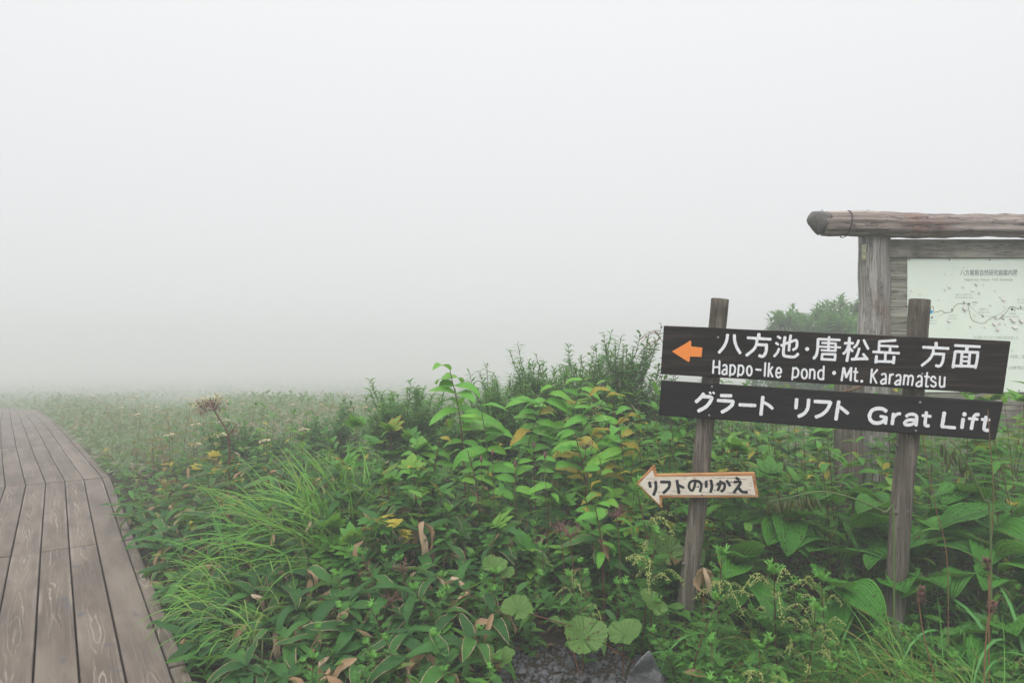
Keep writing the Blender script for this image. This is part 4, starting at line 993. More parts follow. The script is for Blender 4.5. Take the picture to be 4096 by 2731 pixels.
# --- knotweed: zigzag stems with large oval leaves
def knotweed(base, top, label, seed, n=12, s=1.0, yellow=.06, flowers=0, arch=.25):
    r = random.Random(seed); b = Vector((base[0], base[1], gz(*base))); tp = Vector(top) - b
    root = empty('knotweed', b, label, 'plant', 'knotweed plants behind the bamboo grass')
    mid = tp * .55 + Vector((-tp.x * arch, -tp.y * arch, tp.z * .10))
    pts = curve([(0, 0, -.03), tuple(mid), tuple(tp)], 16)
    link('stem', stem_mesh('stem', pts, .006, .0025, 'redstem' if r.random() < .4 else 'stem', 6), root)
    a0 = r.uniform(0, 6.28)
    for k in range(n):
        t = .48 + .52 * k / (n - 1); q = Vector(pts[min(15, int(t * 15))])
        az = math.pi / 2 + math.pi * (k % 2) + r.gauss(0, .6)
        me = r.choice(KNOTY if r.random() < yellow else KNOT)
        link('leaf', me, root, mat_trs(q, az, R(r.uniform(-12, 34)), -R(r.uniform(5, 50)) * math.sin(az), s * (1.05 - .35 * max(0, t - .75) * 4 * .6) * r.uniform(.55, 1.12)))
    if flowers:
        g = Geo()
        for k in range(flowers):
            q = Vector(pts[r.randint(8, 15)]) + Vector((r.gauss(0, .05), r.gauss(0, .05), r.uniform(.01, .05))); az = r.uniform(0, 6.28)
            for m_ in range(22):
                c = q + Vector((math.cos(az), math.sin(az), .5)) * (m_ * .004) + Vector((r.gauss(0, .004), r.gauss(0, .004), r.gauss(0, .004)))
                scatter(g, leaf_arr(.009, .005, 'lance', 1, 0, 0), [c], r.uniform(0, 6), r.uniform(-1, 1), 0, 1, .5)
        fo = link('flower_cluster', g.mesh('flower_cluster', M['cream']), root); fo['kind'] = 'stuff'
def kn(sx_top, sy_top, d, dx, lab, seed, **k):
    t = P(sx_top, sy_top, d); knotweed((t.x + dx, d + .05), t, lab, seed, **k)
kn(1800, 1480, 4.9, .12, 'tall bright green knotweed with drooping oval leaves left of the willow bush', 1, n=17, s=1.05)
kn(1925, 1625, 4.5, .06, 'bright knotweed with paired arching leaves in front of the willow bush', 2, n=14, s=1.0)
for i, (sx, sy, d, dx, fl, ye) in enumerate(((2210, 1545, 4.9, -.25, 7, .05), (2330, 1520, 5.0, -.15, 9, .05), (2440, 1560, 4.8, -.35, 9, .1), (2530, 1640, 4.6, -.5, 8, .35), (2130, 1600, 5.1, .1, 3, .0), (2480, 1720, 4.3, .05, 0, .5), (2300, 1730, 4.4, .1, 0, .2))):
    kn(sx, sy, d, dx, 'arching knotweed with cream flower clusters and rust spotted leaves left of the sign boards', 10 + i, n=13, s=.98, flowers=fl, yellow=ye)
for i, (sx, sy, d) in enumerate(((1640, 1770, 4.6), (1760, 1750, 4.7), (1870, 1800, 4.4), (2080, 1790, 4.4), (2230, 1800, 4.3), (2400, 1830, 4.1), (2380, 2020, 3.7))):
    kn(sx, sy, d, random.Random(i).uniform(-.1, .1), 'low spreading knotweed with yellow tinged leaves above the bamboo grass', 30 + i, n=8, s=.66, yellow=.08)

# --- mixed upright herbs (opposite leaves) behind the signpost and along the boardwalk
def herb(x, y, h, seed, stock, label, group, red=True, sc=1.0, pairs=5, cat='plant', name='leafy_herb'):
    r = random.Random(seed); root = empty(name, (x, y, gz(x, y)), label, cat, group)
    tp = Vector((r.uniform(-.12, .12) * h, r.uniform(-.15, .1) * h, h)); pts = curve([(0, 0, -.03), (tp.x * .3, tp.y * .3, h * .55), tuple(tp)], 10)
    link('stem', stem_mesh('stem', pts, .0035, .0015, 'redstem' if red else 'stem'), root)
    a0 = r.uniform(0, 3)
    for k in range(pairs):
        t = .4 + .6 * k / (pairs - 1); q = Vector(pts[min(9, int(t * 9))])
        for sd in (0, 1):
            link('leaf', r.choice(YEL if r.random() < .05 else stock), root, mat_trs(q, a0 + k * 1.57 + sd * math.pi + r.uniform(-.3, .3), R(r.uniform(-10, 30) + (25 if k == pairs - 1 else 0)), R(r.uniform(-15, 15)), sc * r.uniform(.75, 1.2) * (1.1 - .35 * t)))
def herb_right(r):
    y = r.uniform(3.65, 6.0); return r.uniform(.45, min(3.5, y * .76)), y
for i, (x, y) in enumerate(spaced(165, herb_right, .13, 12)):
    rr = random.Random(i + 70); k = rr.random(); stock = HERB if k < .5 else (PALM if k < .75 else LANCE)
    herb(x, y, canopy(x, y) * rr.uniform(.95, 1.35), i + 70, stock, {0: 'green leafy herb with red stem behind the signpost', 1: 'palm-leaved green herb behind the signpost', 2: 'narrow-leaved green herb behind the signpost'}[0 if stock is HERB else 1 if stock is PALM else 2],
         {0: 'leafy herbs behind the signpost', 1: 'palm-leaved herbs behind the signpost', 2: 'narrow-leaved herbs behind the signpost'}[0 if stock is HERB else 1 if stock is PALM else 2], sc=1.3, pairs=7)
def herb_left(r):
    y = r.uniform(4.2, 8.8); x0 = edge_x(y); return x0 + .03 + r.random() * min(3.6, (.2 - x0)), y
for i, (x, y) in enumerate(spaced(120, herb_left, .21, 13)):
    rr = random.Random(i + 300); red = x - edge_x(y) < .7 and rr.random() < .35; yel = not red and x - edge_x(y) < 1.1 and y > 5.0
    herb(x, y, (canopy(x, y) * rr.uniform(.8, 1.2) + (.12 if x - edge_x(y) > .8 and y > 5.5 else 0)), i + 300, HERBR if red else HERBY if yel else HERB,
         'reddish autumn herb at the edge of the boardwalk' if red else 'yellow green herb close to the bend of the boardwalk' if yel else 'green leafy herb in the bed beyond the bamboo grass', 'reddish herbs by the boardwalk' if red else 'yellow green herbs by the boardwalk' if yel else 'leafy herbs beyond the bamboo grass', sc=1.25, pairs=6)
def herb_mid(r):
    y = r.uniform(3.9, 5.2); return r.uniform(-1.15, .5), y
for i, (x, y) in enumerate(spaced(34, herb_mid, .17, 15)):
    rr = random.Random(i + 820); pl = rr.random() < .62
    herb(x, y, canopy(x, y) * rr.uniform(1.05, 1.45), i + 820, PALM if pl else HERB, 'palm-leaved light green herb rising out of the bamboo grass' if pl else 'small-leaved upright herb rising out of the bamboo grass',
         'palm-leaved herbs in the bamboo grass' if pl else 'small-leaved herbs in the bamboo grass', sc=1.2, pairs=6)
# lance-leaved stalks against the map
for i, (sx, sy, d) in enumerate(((4020, 1540, 4.2), (4075, 1600, 4.0), (3860, 1590, 4.3), (4010, 1700, 3.8), (4090, 1680, 3.6))):
    t = P(sx, sy, d); herb(t.x, d, t.z + .06, 600 + i, LANCE, 'tall red-stemmed stalk with lance leaves against the trail map', 'red-stemmed stalks against the map', sc=1.35, pairs=7)

# --- pleated broad-leaved clumps on the right
def pleated(x, y, h, n, seed, label, s=1.0):
    r = random.Random(seed); root = empty('broad_leaved_lily', (x, y, gz(x, y)), label, 'plant', 'pleated broad-leaved plants right of the signpost')
    a0 = r.uniform(0, 6.28)
    for k in range(n):
        az = math.pi + r.gauss(0, 1.15); hh = h * r.uniform(.6, 1.0); out = r.uniform(.04, .12)
        e = Vector((-math.sin(az) * out, math.cos(az) * out, hh))
        link('leaf_stalk', stem_mesh('leaf_stalk', curve([(0, 0, -.03), (e.x * .4, e.y * .4, hh * .6), tuple(e)], 6), .007, .004, 'stem', 6), root)
        link('leaf', r.choice(HELL), root, mat_trs(e, az, R(r.uniform(5, 55)), R(r.uniform(-25, 25)), s * r.uniform(.72, 1.08)))
for i, (x, y, h, n, s) in enumerate(((1.22, 3.75, .42, 5, .9), (1.58, 3.95, .58, 6, 1.0), (1.95, 4.0, .66, 7, 1.05), (2.35, 3.95, .66, 7, 1.05), (2.7, 4.0, .72, 6, 1.05), (1.62, 3.45, .40, 5, .95), (2.02, 3.5, .45, 6, 1.05), (2.42, 3.45, .48, 6, 1.05), (1.9, 3.12, .24, 4, .85), (2.2, 3.1, .30, 5, .95), (2.6, 3.2, .38, 5, 1.0), (1.28, 3.3, .22, 3, .8), (1.78, 3.78, .62, 6, 1.05), (2.18, 3.75, .60, 6, 1.05), (2.55, 3.68, .64, 6, 1.0))):
    pleated(x, y, h, n, 40 + i, 'broad-leaved plant with large pleated green leaves right of the signpost', s)

# --- butterbur leaves
def butterbur_leaf(rad, seed):
    r = random.Random(seed); n, m_ = 52, 4; V = [(0, 0, 0)]; U = [(0, .5)]; ph = r.uniform(0, 6)
    for j in range(1, m_ + 1):
        for i in range(n + 1):
            a = -math.pi / 2 + .07 + (2 * math.pi - .14) * i / n            # open notch towards the stalk
            q = rad * (1 + .10 * math.sin(a * 2 + ph) + .05 * math.sin(a * 3 + 2 * ph) + .04 * math.sin(a * 5 + ph) + r.uniform(-.035, .035) * (j == m_) + (.025 if i % 2 else -.025) * (j == m_)) * j / m_
            q *= .85 + .15 * abs(math.sin((a + math.pi / 2) / 2)) 
            z = .30 * rad * (j / m_) ** 1.3 + .09 * rad * math.sin(a * 3 + ph) * (j / m_) ** 2 + .06 * rad * math.sin(a * 8 + 2 * ph) * (j / m_) ** 2
            V.append((math.cos(a) * q, math.sin(a) * q + 0 * rad, z)); U.append((j / m_, i / n))
    F = []
    for i in range(n): F.append((0, 1 + i, 2 + i, 2 + i))
    for j in range(m_ - 1):
        for i in range(n):
            a = 1 + j * (n + 1) + i; F.append((a, a + n + 1, a + n + 2, a + 1))
    return np.array(V), np.array(F), np.array(U)
def butterbur(leaves, label, seed):
    b = P(*leaves[0][:3]); root = empty('butterbur', (b.x, b.y + .05, gz(b.x, b.y)), label, 'plant')
    for k, (sx, sy, d, rad, az, tilt) in enumerate(leaves):
        c = P(sx, sy, d) - Vector(root.location)
        g = Geo(); g.add(*butterbur_leaf(rad, seed + k), T=0.1 * k)
        link('leaf', g.mesh('leaf', M['butter']), root, mat_trs(c, R(az), R(tilt), 0))
        link('leaf_stalk', stem_mesh('leaf_stalk', curve([(0, 0, -.02), (c.x * .5, c.y * .5 + .02, c.z * .6), tuple(c)], 6), .004, .003, 'redstem', 6), root)
butterbur([(2335, 2552, 3.10, .100, 20, 40), (2250, 2500, 3.3, .055, 100, 12)], 'large round butterbur leaf over the gravel, left of the boulder', 1)
butterbur([(2500, 2540, 3.14, .080, -35, 28)], 'round butterbur leaf just behind the boulder', 2)
butterbur([(1925, 2630, 3.02, .078, 75, 20), (2015, 2640, 2.98, .060, -60, 28)], 'pair of spotted butterbur leaves at the left end of the gravel', 3)
butterbur([(1975, 2265, 3.35, .062, 30, 30), (2030, 2300, 3.33, .045, -50, 25)], 'pale lobed butterbur leaf high among the mugwort', 4)
butterbur([(2670, 2205, 3.62, .090, 10, 48), (2780, 2235, 3.60, .065, -30, 40)], 'butterbur leaf half hidden behind the left sign post', 5)
butterbur([(2610, 2420, 3.25, .070, 40, 35), (2070, 2440, 3.2, .075, -20, 30)], 'spotted butterbur leaf at the foot of the left sign post', 6)

# --- arching grass tufts
BLADES = [leaf_arr(.62, .014, 'blade', 9, b, .3, 0, .4) for b in (1.6, 2.1, 2.5)]
TALL = [leaf_arr(.66, .013, 'blade', 9, b, .3, 0, .5) for b in (.9, 1.4, 1.9)]
FINE = [leaf_arr(.55, .006, 'blade', 8, b, .2, 0, .3) for b in (1.2, 1.7, 2.2)]
def tuft(name, x, y, n, label, blades, mat, spread, az0, azs, s, seed, group, pitch=(45, 85)):
    r = np.random.default_rng(seed); root = empty(name, (x, y, gz(x, y)), label, 'grass', group); g = Geo()
    for b in blades:
        k = n // len(blades)
        pos = np.stack([r.normal(0, spread, k), r.normal(0, spread * .8, k), np.full(k, -.01)], 1)
        scatter(g, b, pos, az0 + r.normal(0, azs, k), np.radians(r.uniform(*pitch, k)), r.normal(0, .3, k), s * r.uniform(.55, 1.15, k), r.random(k))
    o = link('blades', g.mesh('blades', M[mat]), root); o['kind'] = 'stuff'
    k = max(6, n // 9); g = Geo(); pos = np.stack([r.normal(0, spread, k), r.normal(0, spread * .8, k), np.full(k, -.01)], 1)
    scatter(g, blades[-1], pos, r.uniform(0, 6.28, k), np.radians(r.uniform(15, 80, k)), r.normal(0, .5, k), s * r.uniform(.4, .9, k), r.random(k))
    o = link('dead_blades', g.mesh('dead_blades', M['sasadry']), root); o['kind'] = 'stuff'
GG = 'bright arching grass tufts'
for i, (x, y, n, sp, s) in enumerate(((-1.15, 4.45, 230, .14, 1.42), (-1.42, 4.55, 150, .12, 1.3), (-.90, 4.6, 150, .12, 1.4), (-1.3, 4.2, 120, .12, 1.15), (-1.0, 4.15, 110, .1, 1.1))):
    tuft('grass_tuft', x, y, n, 'tall bright green arching grass tuft in the middle of the bamboo grass', TALL, 'grass', sp, R(60), 1.3, s, 60 + i, GG, (58, 88))
for i, (x, y, n, sp, s) in enumerate(((-1.50, 3.78, 100, .10, .80), (-1.28, 3.50, 70, .08, .7), (-1.70, 4.1, 80, .09, .8))):
    tuft('grass_tuft', x, y, n, 'arching grass tuft spilling towards the boardwalk edge', BLADES, 'grass', sp, R(85), 1.0, s, 80 + i, GG, (50, 88))
for i, (x, y, n, sp, s) in enumerate(((1.62, 2.75, 420, .10, 1.0), (1.35, 2.7, 240, .10, .85), (1.85, 2.6, 260, .08, 1.0), (1.2, 3.15, 160, .10, .9), (1.5, 2.45, 200, .09, .75))):
    tuft('sedge_tuft', x, y, n, 'fine dark sedge tuft in the lower right corner', FINE, 'sedge', sp, R(60), 1.1, s, 90 + i, 'fine sedge tufts at lower right', (35, 85))
for i, (x, y, n, sp, s) in enumerate(((1.0, 3.55, 160, .16, .8), (2.4, 4.2, 120, .12, 1.2), (.5, 4.3, 120, .12, 1.0))):
    tuft('grass_tuft', x, y, n, 'thin grass tuft between the sign posts', FINE, 'sedge', sp, 0, 2.0, s, 110 + i, 'thin grass tufts around the posts', (45, 88))
# broad grass with pale midribs at the right edge
WIDE = meshes_of('blade', [leaf_arr(.75, .024, 'blade', 10, b, .25, 0, tw) for b, tw in ((1.4, .3), (2.0, -.4), (2.5, .5))], 'misc')
def broad_grass(x, y, n, seed, label, s=1.0):
    r = random.Random(seed); root = empty('broad_grass', (x, y, gz(x, y)), label, 'grass', 'broad silver-ribbed grass')
    for k in range(n):
        link('blade', r.choice(WIDE), root, mat_trs((r.gauss(0, .03), r.gauss(0, .03), r.uniform(0, .12)), r.uniform(0, 6.28), R(r.uniform(45, 84)), R(r.uniform(-15, 15)), s * r.uniform(.6, 1.1)))
for i, (x, y, n, s) in enumerate(((2.12, 2.88, 13, .95), (1.98, 3.0, 9, .8), (2.25, 3.2, 11, 1.0), (1.42, 2.98, 8, .8), (1.05, 3.35, 6, .8))):
    broad_grass(x, y, n, i, 'broad grass with silvery midribs ' + ('near the right edge of the picture' if i < 3 else 'beside the right sign post'), s)

# --- shrubs and far trees
def shrub(name, x, y, h, w, leaf, mat, label, seed, stems=11, per=46, cat='shrub', group=None, up=25, upspread=30, lsc=(.7, 1.15), twigs=5):
    r = random.Random(seed); root = empty(name, (x, y, gz(x, y)), label, cat, group); gb, gl = Geo(), Geo()
    pos, az, pit, sc = [], [], [], []
    for k in range(stems):
        a = r.uniform(0, 6.28); sp = w * math.sqrt(r.random()); hh = h * (1 - .38 * (sp / w) ** 2) * r.uniform(.72, 1.02)
        pts = curve([(0, 0, -.05), (math.cos(a) * sp * .45, math.sin(a) * sp * .45, hh * .45), (math.cos(a) * sp, math.sin(a) * sp, hh)], 12)
        tube(gb, pts, np.linspace(.011, .0025, 12) * (h / 1.3), 5)
        lines = [pts[4:]]
        for _ in range(twigs):
            i = r.randint(3, 9); q = Vector(pts[i]); aa = a + r.uniform(-1.6, 1.6); l = h * r.uniform(.16, .32)
            tw = curve([tuple(q), tuple(q + Vector((math.cos(aa) * l * .55, math.sin(aa) * l * .55, l * .45))), tuple(q + Vector((math.cos(aa) * l * .75, math.sin(aa) * l * .75, l)))], 7)
            tube(gb, tw, np.linspace(.004, .0015, 7) * (h / 1.3), 4); lines.append(tw)
        for ln in lines:
            m_ = per if ln is lines[0] else per // 2
            for j in range(m_):
                t = (j + r.random()) / m_ * (len(ln) - 1); i = min(len(ln) - 2, int(t)); q = ln[i] + (ln[i + 1] - ln[i]) * (t - i)
                pos.append(q); az.append(j * 2.4 + r.uniform(-.4, .4)); pit.append(R(up + r.uniform(-upspread, upspread))); sc.append(r.uniform(*lsc) * (1.1 - .35 * t / len(ln)))
    scatter(gl, leaf, pos, np.array(az), np.array(pit), rng.normal(0, .3, len(pos)), np.array(sc), rng.random(len(pos)))
    link('branches', gb.mesh('branches', M['bark']), root)
    f = link('foliage', gl.mesh('foliage', M[mat]), root); f['kind'] = 'stuff'
    return root
WL = leaf_arr(.10, .019, 'lance', 3, .5, .2); OL = leaf_arr(.075, .034, 'obov', 3, .3, .3)
shrub('willow_bush', .12, 6.3, 1.46, .55, WL, 'willow', 'tall narrow-leaved willow bush left of the sign boards', 1, 44, 120, twigs=9)
shrub('willow_bush', .58, 6.5, 1.68, .46, WL, 'willow', 'tallest willow bush with feathery tips beside the round-leaved shrub', 2, 36, 120, twigs=9)
shrub('willow_bush', -.98, 6.6, 1.18, .45, WL, 'willow', 'small rounded willow bush at the edge of the foggy meadow', 3, 34, 110, twigs=8)
shrub('willow_bush', -.28, 6.2, .95, .35, WL, 'willow', 'low willow bush behind the tall knotweed', 4, 24, 110, twigs=8)
shrub('round_leaved_shrub', 1.02, 6.5, 1.68, .38, OL, 'obov', 'dark round-leaved shrub just left of the sign boards', 5, 28, 56, twigs=8)
shrub('round_leaved_shrub', 1.42, 6.3, 1.36, .45, OL, 'obov', 'dark round-leaved shrub behind the left end of the sign boards', 6, 28, 56, twigs=8)
shrub('round_leaved_shrub', 1.9, 6.2, 1.05, .45, OL, 'obov', 'low round-leaved shrub behind the middle of the sign boards', 7, 26, 50, twigs=7)
shrub('dark_shrub', -2.9, 7.4, .78, .5, OL, 'obov', 'dark leafy shrub behind the dead flower stalk', 8, 22, 40)
shrub('dark_shrub', -1.95, 7.6, .9, .42, OL, 'obov', 'dark leafy shrub right of the dead flower stalk', 9, 20, 40)

def far_tree(x, y, h, w, label, seed, stems=9):
    r = random.Random(seed); root = empty('mountain_tree', (x, y, gz(x, y)), label, 'tree'); gt, gl, gk = Geo(), Geo(), Geo()
    tp = curve([(0, 0, -.1), (.06 * w, 0, h * .4), (-.04 * w, 0, h * .86)], 12); tube(gk, tp, np.linspace(.06, .012, 12), 8)
    link('trunk', gk.mesh('trunk', M['bark']), root)
    pos, az, pit, sc = [], [], [], []
    for k in range(stems * 6):
        i = r.randint(3, 11); q = Vector(tp[i]); a = r.uniform(0, 6.28); l = w * r.uniform(.5, 1.0) * (1.1 - .7 * (i / 11) ** 2)
        br = curve([tuple(q), tuple(q + Vector((math.cos(a) * l * .6, math.sin(a) * l * .6, l * .10))), tuple(q + Vector((math.cos(a) * l, math.sin(a) * l, l * r.uniform(.3, .55))))], 9)
        tube(gt, br, np.linspace(.014, .004, 9), 4)
        for j in range(80):
            t = 2 + 6 * r.random(); ii = min(7, int(t)); p = br[ii] + (br[ii + 1] - br[ii]) * (t - ii) + np.array([r.gauss(0, .06), r.gauss(0, .06), r.gauss(.03, .05)])
            pos.append(p); az.append(r.uniform(0, 6.28)); pit.append(R(r.uniform(-15, 55))); sc.append(r.uniform(.8, 1.35))
        e = Vector(br[-1])
        for j in range(12):                              # tip rosettes stand up out of the outline
            pos.append(e + Vector((0, 0, .015 * j))); az.append(j * 2.4); pit.append(R(r.uniform(25, 65))); sc.append(r.uniform(.9, 1.4))
    scatter(gl, leaf_arr(.15, .045, 'lance', 2, .3, .2), pos, np.array(az), np.array(pit), rng.normal(0, .3, len(pos)), np.array(sc), rng.random(len(pos)))
    link('limbs', gt.mesh('limbs', M['bark']), root)
    f = link('crown', gl.mesh('crown', M['tree']), root); f['kind'] = 'stuff'
far_tree(6.45, 15.8, 2.60, 1.10, 'hazy low rounded tree at the left of the trees beyond the sign', 1, 14)
far_tree(7.25, 16.4, 2.85, 1.30, 'hazy middle tree between the low tree and the map shelter post', 2, 14)
far_tree(8.15, 16.2, 3.10, 1.30, 'hazy tall tree half behind the map shelter post', 3, 14)
far_tree(7.35, 15.0, 2.35, 1.25, 'hazy round bush-like tree in front of the other far trees', 5, 14)
far_tree(9.5, 16.4, 3.1, 1.3, 'hazy tree behind the map shelter planks', 4, 9)

# --- meadow flowers
def yarrow(x, y, h, seed, label):
    r = random.Random(seed); root = empty('yarrow', (x, y, gz(x, y)), label, 'flower', 'cream flat-topped flowers in the meadow')
    link('stem', stem_mesh('stem', curve([(0, 0, -.02), (.01, 0, h * .5), (r.uniform(-.05, .05), 0, h)], 6), .003, .002, 'stem', 4), root)
    g = Geo(); n = 60; rr = np.sqrt(rng.random(n)) * r.uniform(.03, .06); a = rng.random(n) * 6.28
    pos = np.stack([rr * np.cos(a), rr * np.sin(a), h + .02 - rr * .3 + rng.normal(0, .004, n)], 1)
    scatter(g, leaf_arr(.022, .020, 'oval', 1, 0, 0), pos, a, rng.normal(0, .4, n), 0, 1, .5)
    link('flower_head', g.mesh('flower_head', M['cream']), root)
def yar_region(r):
    y = r.uniform(5.8, 12.5); x0 = edge_x(y); return x0 + .2 + r.random() * (.2 - x0 * .9), y
for i, (x, y) in enumerate(spaced(36, yar_region, .3, 14)):
    yarrow(x, y, random.Random(i).uniform(.5, .72), i, 'cream flat-topped flower head standing in the hazy meadow')

# --- the dead umbel stalk with yellow leaves
def dead_umbel():
    Q = (200, 1400, 1.96); d = 5.9
    def q(x, y, dd=0): return P(Q[0] + x / Q[2], Q[1] + y / Q[2], d + dd)
    b = q(1410, 1100); root = empty('angelica_stalk', (b.x, b.y, gz(b.x, b.y)), 'tall dead brown flower stalk with drooping umbel and yellow leaves above the bed', 'plant'); o = Vector(root.location)
    link('stem', stem_mesh('stem', curve([(0, 0, -.05)] + [tuple(q(x, y) - o) for x, y in ((1405, 980), (1400, 680), (1330, 540), (1285, 470))], 16), .011, .006, 'redstem', 7), root)
    link('side_branch', stem_mesh('side_branch', curve([tuple(q(x, y) - o) for x, y in ((1400, 672), (1430, 630), (1458, 590), (1462, 640))], 8), .006, .003, 'redstem', 6), root)
    for mat, pts, nm, spread in (('umbel', [(1180, 485), (1200, 460), (1225, 435), (1250, 420), (1275, 418), (1300, 425), (1315, 445), (1460, 660)], 'dead_umbel', .030), ('cream', [(1150, 420), (1180, 410), (1200, 400), (1235, 395), (1290, 375), (1320, 370), (1345, 378), (1160, 440), (1210, 400)], 'seed_umbel', .032)):
        g = Geo()
        for x, y in pts:
            c = q(x, y, .0 if mat == 'umbel' else .25) - o; n = 46
            tube(g, [q(1300, 470, .0 if mat == 'umbel' else .2) - o, c], .0025, 4) if x != 1460 else None
            pos = np.array(c)[None] + rng.normal(0, spread, (n, 3)) * np.array([1, 1, .7])
            scatter(g, leaf_arr(.022, .012, 'oval', 1, .3, .3), pos, rng.random(n) * 6.28, rng.normal(0, .8, n), 0, 1, .5)
        f = link(nm, g.mesh(nm, M[mat]), root); f['kind'] = 'stuff'
    r = random.Random(3)
    for x, y in ((1300, 830), (1260, 850), (1240, 870), (1170, 930), (1290, 965), (1340, 950), (1410, 930), (1430, 950), (1560, 940), (1600, 930), (1640, 945), (1580, 960)):
        link('leaf', r.choice(PALMY), root, mat_trs(q(x, y, r.uniform(-.1, .1)) - o, r.uniform(0, 6.28), R(r.uniform(10, 40)), 0, r.uniform(.6, .95)))
dead_umbel()
# yellow lobed leaves in the bamboo grass
for i, (sx, sy, d) in enumerate(((1540, 2070, 3.9), (1600, 2090, 3.85), (1480, 2080, 3.95), (2820, 2095, 3.7), (2960, 1870, 4.1), (3000, 1960, 3.9))):
    t = P(sx, sy, d); root = empty('yellowing_plant', (t.x, t.y, gz(t.x, t.y)), 'yellow lobed leaves ' + ('rising out of the bamboo grass' if i < 3 else 'beside the small arrow board'), 'plant', 'yellowing plants in the bamboo grass' if i < 3 else 'yellowing plants by the arrow board')
    h = t.z - root.location.z
    link('stem', stem_mesh('stem', curve([(0, 0, -.02), (.01, 0, h)], 4), .003, .002, 'stem', 4), root)
    for k in range(3): link('leaf', (PALMY + PALM)[(k * 2 + i) % 5], root, mat_trs((0, 0, h - .03 * k), k * 2.1 + i * 1.3, R(5 + 25 * (k % 2)), R(15 * (k - 1)), .72))

# --- reddish spent umbels, seed-pod stalks, dock stems, the plume left of the boards
def spent(sx, sy, d, seed):
    t = P(sx, sy, d); root = empty('spent_flower', (t.x, t.y, gz(t.x, t.y)), 'dark red spent flower head among the mugwort and bamboo grass', 'plant', 'dark red spent flower heads'); h = t.z - root.location.z; r = random.Random(seed)
    link('stem', stem_mesh('stem', curve([(0, 0, -.02), (.02, 0, h * .6), (0, 0, h)], 6), .003, .002, 'redstem', 5), root)
    g = Geo()
    for k in range(26):
        a = r.uniform(0, 6.28); l = r.uniform(.02, .06); e = (math.cos(a) * l, math.sin(a) * l, h + r.uniform(.0, .05)); tube(g, [(0, 0, h - .01), e], .0011, 4)
        scatter(g, leaf_arr(.010, .007, 'oval', 1), [e] * 3, rng.random(3) * 6, rng.normal(0, 1, 3), 0, 1, .5)
    link('flower_head', g.mesh('flower_head', M['umbel']), root)
for i, (sx, sy, d) in enumerate(((1615, 2280, 3.5), (2465, 2060, 3.6), (2280, 2140, 3.5), (2240, 2120, 3.6), (2340, 1790, 4.3), (1560, 2400, 3.4))): spent(sx, sy, d, i)

def podstalk(pts, pods, d, label):
    q = [P(x, y, d) for x, y in pts]; b = q[0]
    root = empty('seed_stalk', (b.x, b.y, gz(b.x, b.y)), label, 'plant'); o = Vector(root.location)
    link('stem', stem_mesh('stem', curve([(0, 0, -.02)] + [tuple(v - o) for v in q], 22), .0055, .0025, 'stem', 6), root)
    r = random.Random(len(pods))
    g = Geo(); tube(g, [(0, 0, 0), (0, 0, -.004), (.002, 0, -.02), (.003, 0, -.042), (.001, 0, -.062), (0, 0, -.072)], [.001, .002, .0055, .007, .0045, .001], 7, cap=True); pm = g.mesh('seed_pod', M['pod'])
    for x, y in pods:
        c = P(x, y, d + r.uniform(-.02, .02)) - o
        link('seed_pod', pm, root, mat_trs(c, r.uniform(0, 6), R(r.uniform(-18, 18)), R(r.uniform(-18, 18)), r.uniform(.7, 1.05)))
T6 = lambda x, y: (2700 + x / 1.5208, 1700 + y / 1.5208)
podstalk([T6(1330, 560), T6(1280, 530), T6(1100, 450), T6(920, 405), T6(800, 415), T6(700, 438), T6(570, 462)], [T6(560 + i * 11 + (i % 3) * 3, 462 - i * 1.1) for i in range(28)], 3.08, 'arching seed stalk with a row of dark hanging pods between the sign posts')
H1 = lambda x, y: (3400 + x / 2.613, 1700 + y / 2.613)
podstalk([H1(1470, 980), H1(1400, 780), H1(1240, 430), H1(1170, 330), H1(1150, 260), H1(1090, 200), H1(1040, 160)], [H1(x, y) for x, y in ((985, 160), (1000, 250), (1030, 280), (1075, 270), (1080, 300), (1140, 310), (1160, 370), (1215, 400), (960, 190), (1100, 230), (1060, 330))], 3.0, 'bent seed stalk with hanging green pods under the right end of the boards')

def dock(pts, head, d, label, seed):
    q = [P(x, y, d) for x, y in pts]; b = q[0]; root = empty('dry_stalk', (b.x, b.y, gz(b.x, b.y)), label, 'plant'); o = Vector(root.location); r = random.Random(seed)
    link('stem', stem_mesh('stem', curve([(0, 0, -.02)] + [tuple(v - o) for v in q], 18), .0032, .002, 'deadstem', 6), root)
    g = Geo(); h0, h1 = P(*head[0], d) - o, P(*head[1], d) - o
    for k in range(130):
        t = r.random(); c = h0.lerp(h1, t) + Vector((r.gauss(0, .006), r.gauss(0, .006), 0)) * (1.2 - .7 * abs(t - .5))
        scatter(g, leaf_arr(.014, .006, 'lance', 1, .2, .2), [c], r.uniform(0, 6.28), r.uniform(.3, 1.3), 0, 1, r.random())
    f = link('seed_head', g.mesh('seed_head', M['umbel']), root); f['kind'] = 'stuff'
G2 = lambda x, y: (3400 + x / 2.952, 2200 + y / 2.952)
dock([G2(1000, 1568), G2(930, 1250), G2(860, 950), G2(820, 680), G2(795, 470)], [G2(835, 650), G2(845, 440)], 2.62, 'rust brown dry stalk left of the fine sedge', 1)
dock([G2(1585, 1500), G2(1600, 1150), G2(1620, 880), G2(1660, 640), G2(1690, 590), G2(1690, 640)], [G2(1660, 760), G2(1695, 610)], 2.55, 'rust brown dry stalk with folded tip at lower right', 2)
dock([G2(1640, 900), G2(1640, 560), G2(1634, 280)], [G2(1632, 240), G2(1605, 95)], 2.75, 'dry brown spike of seeds in front of the pleated leaves', 3)

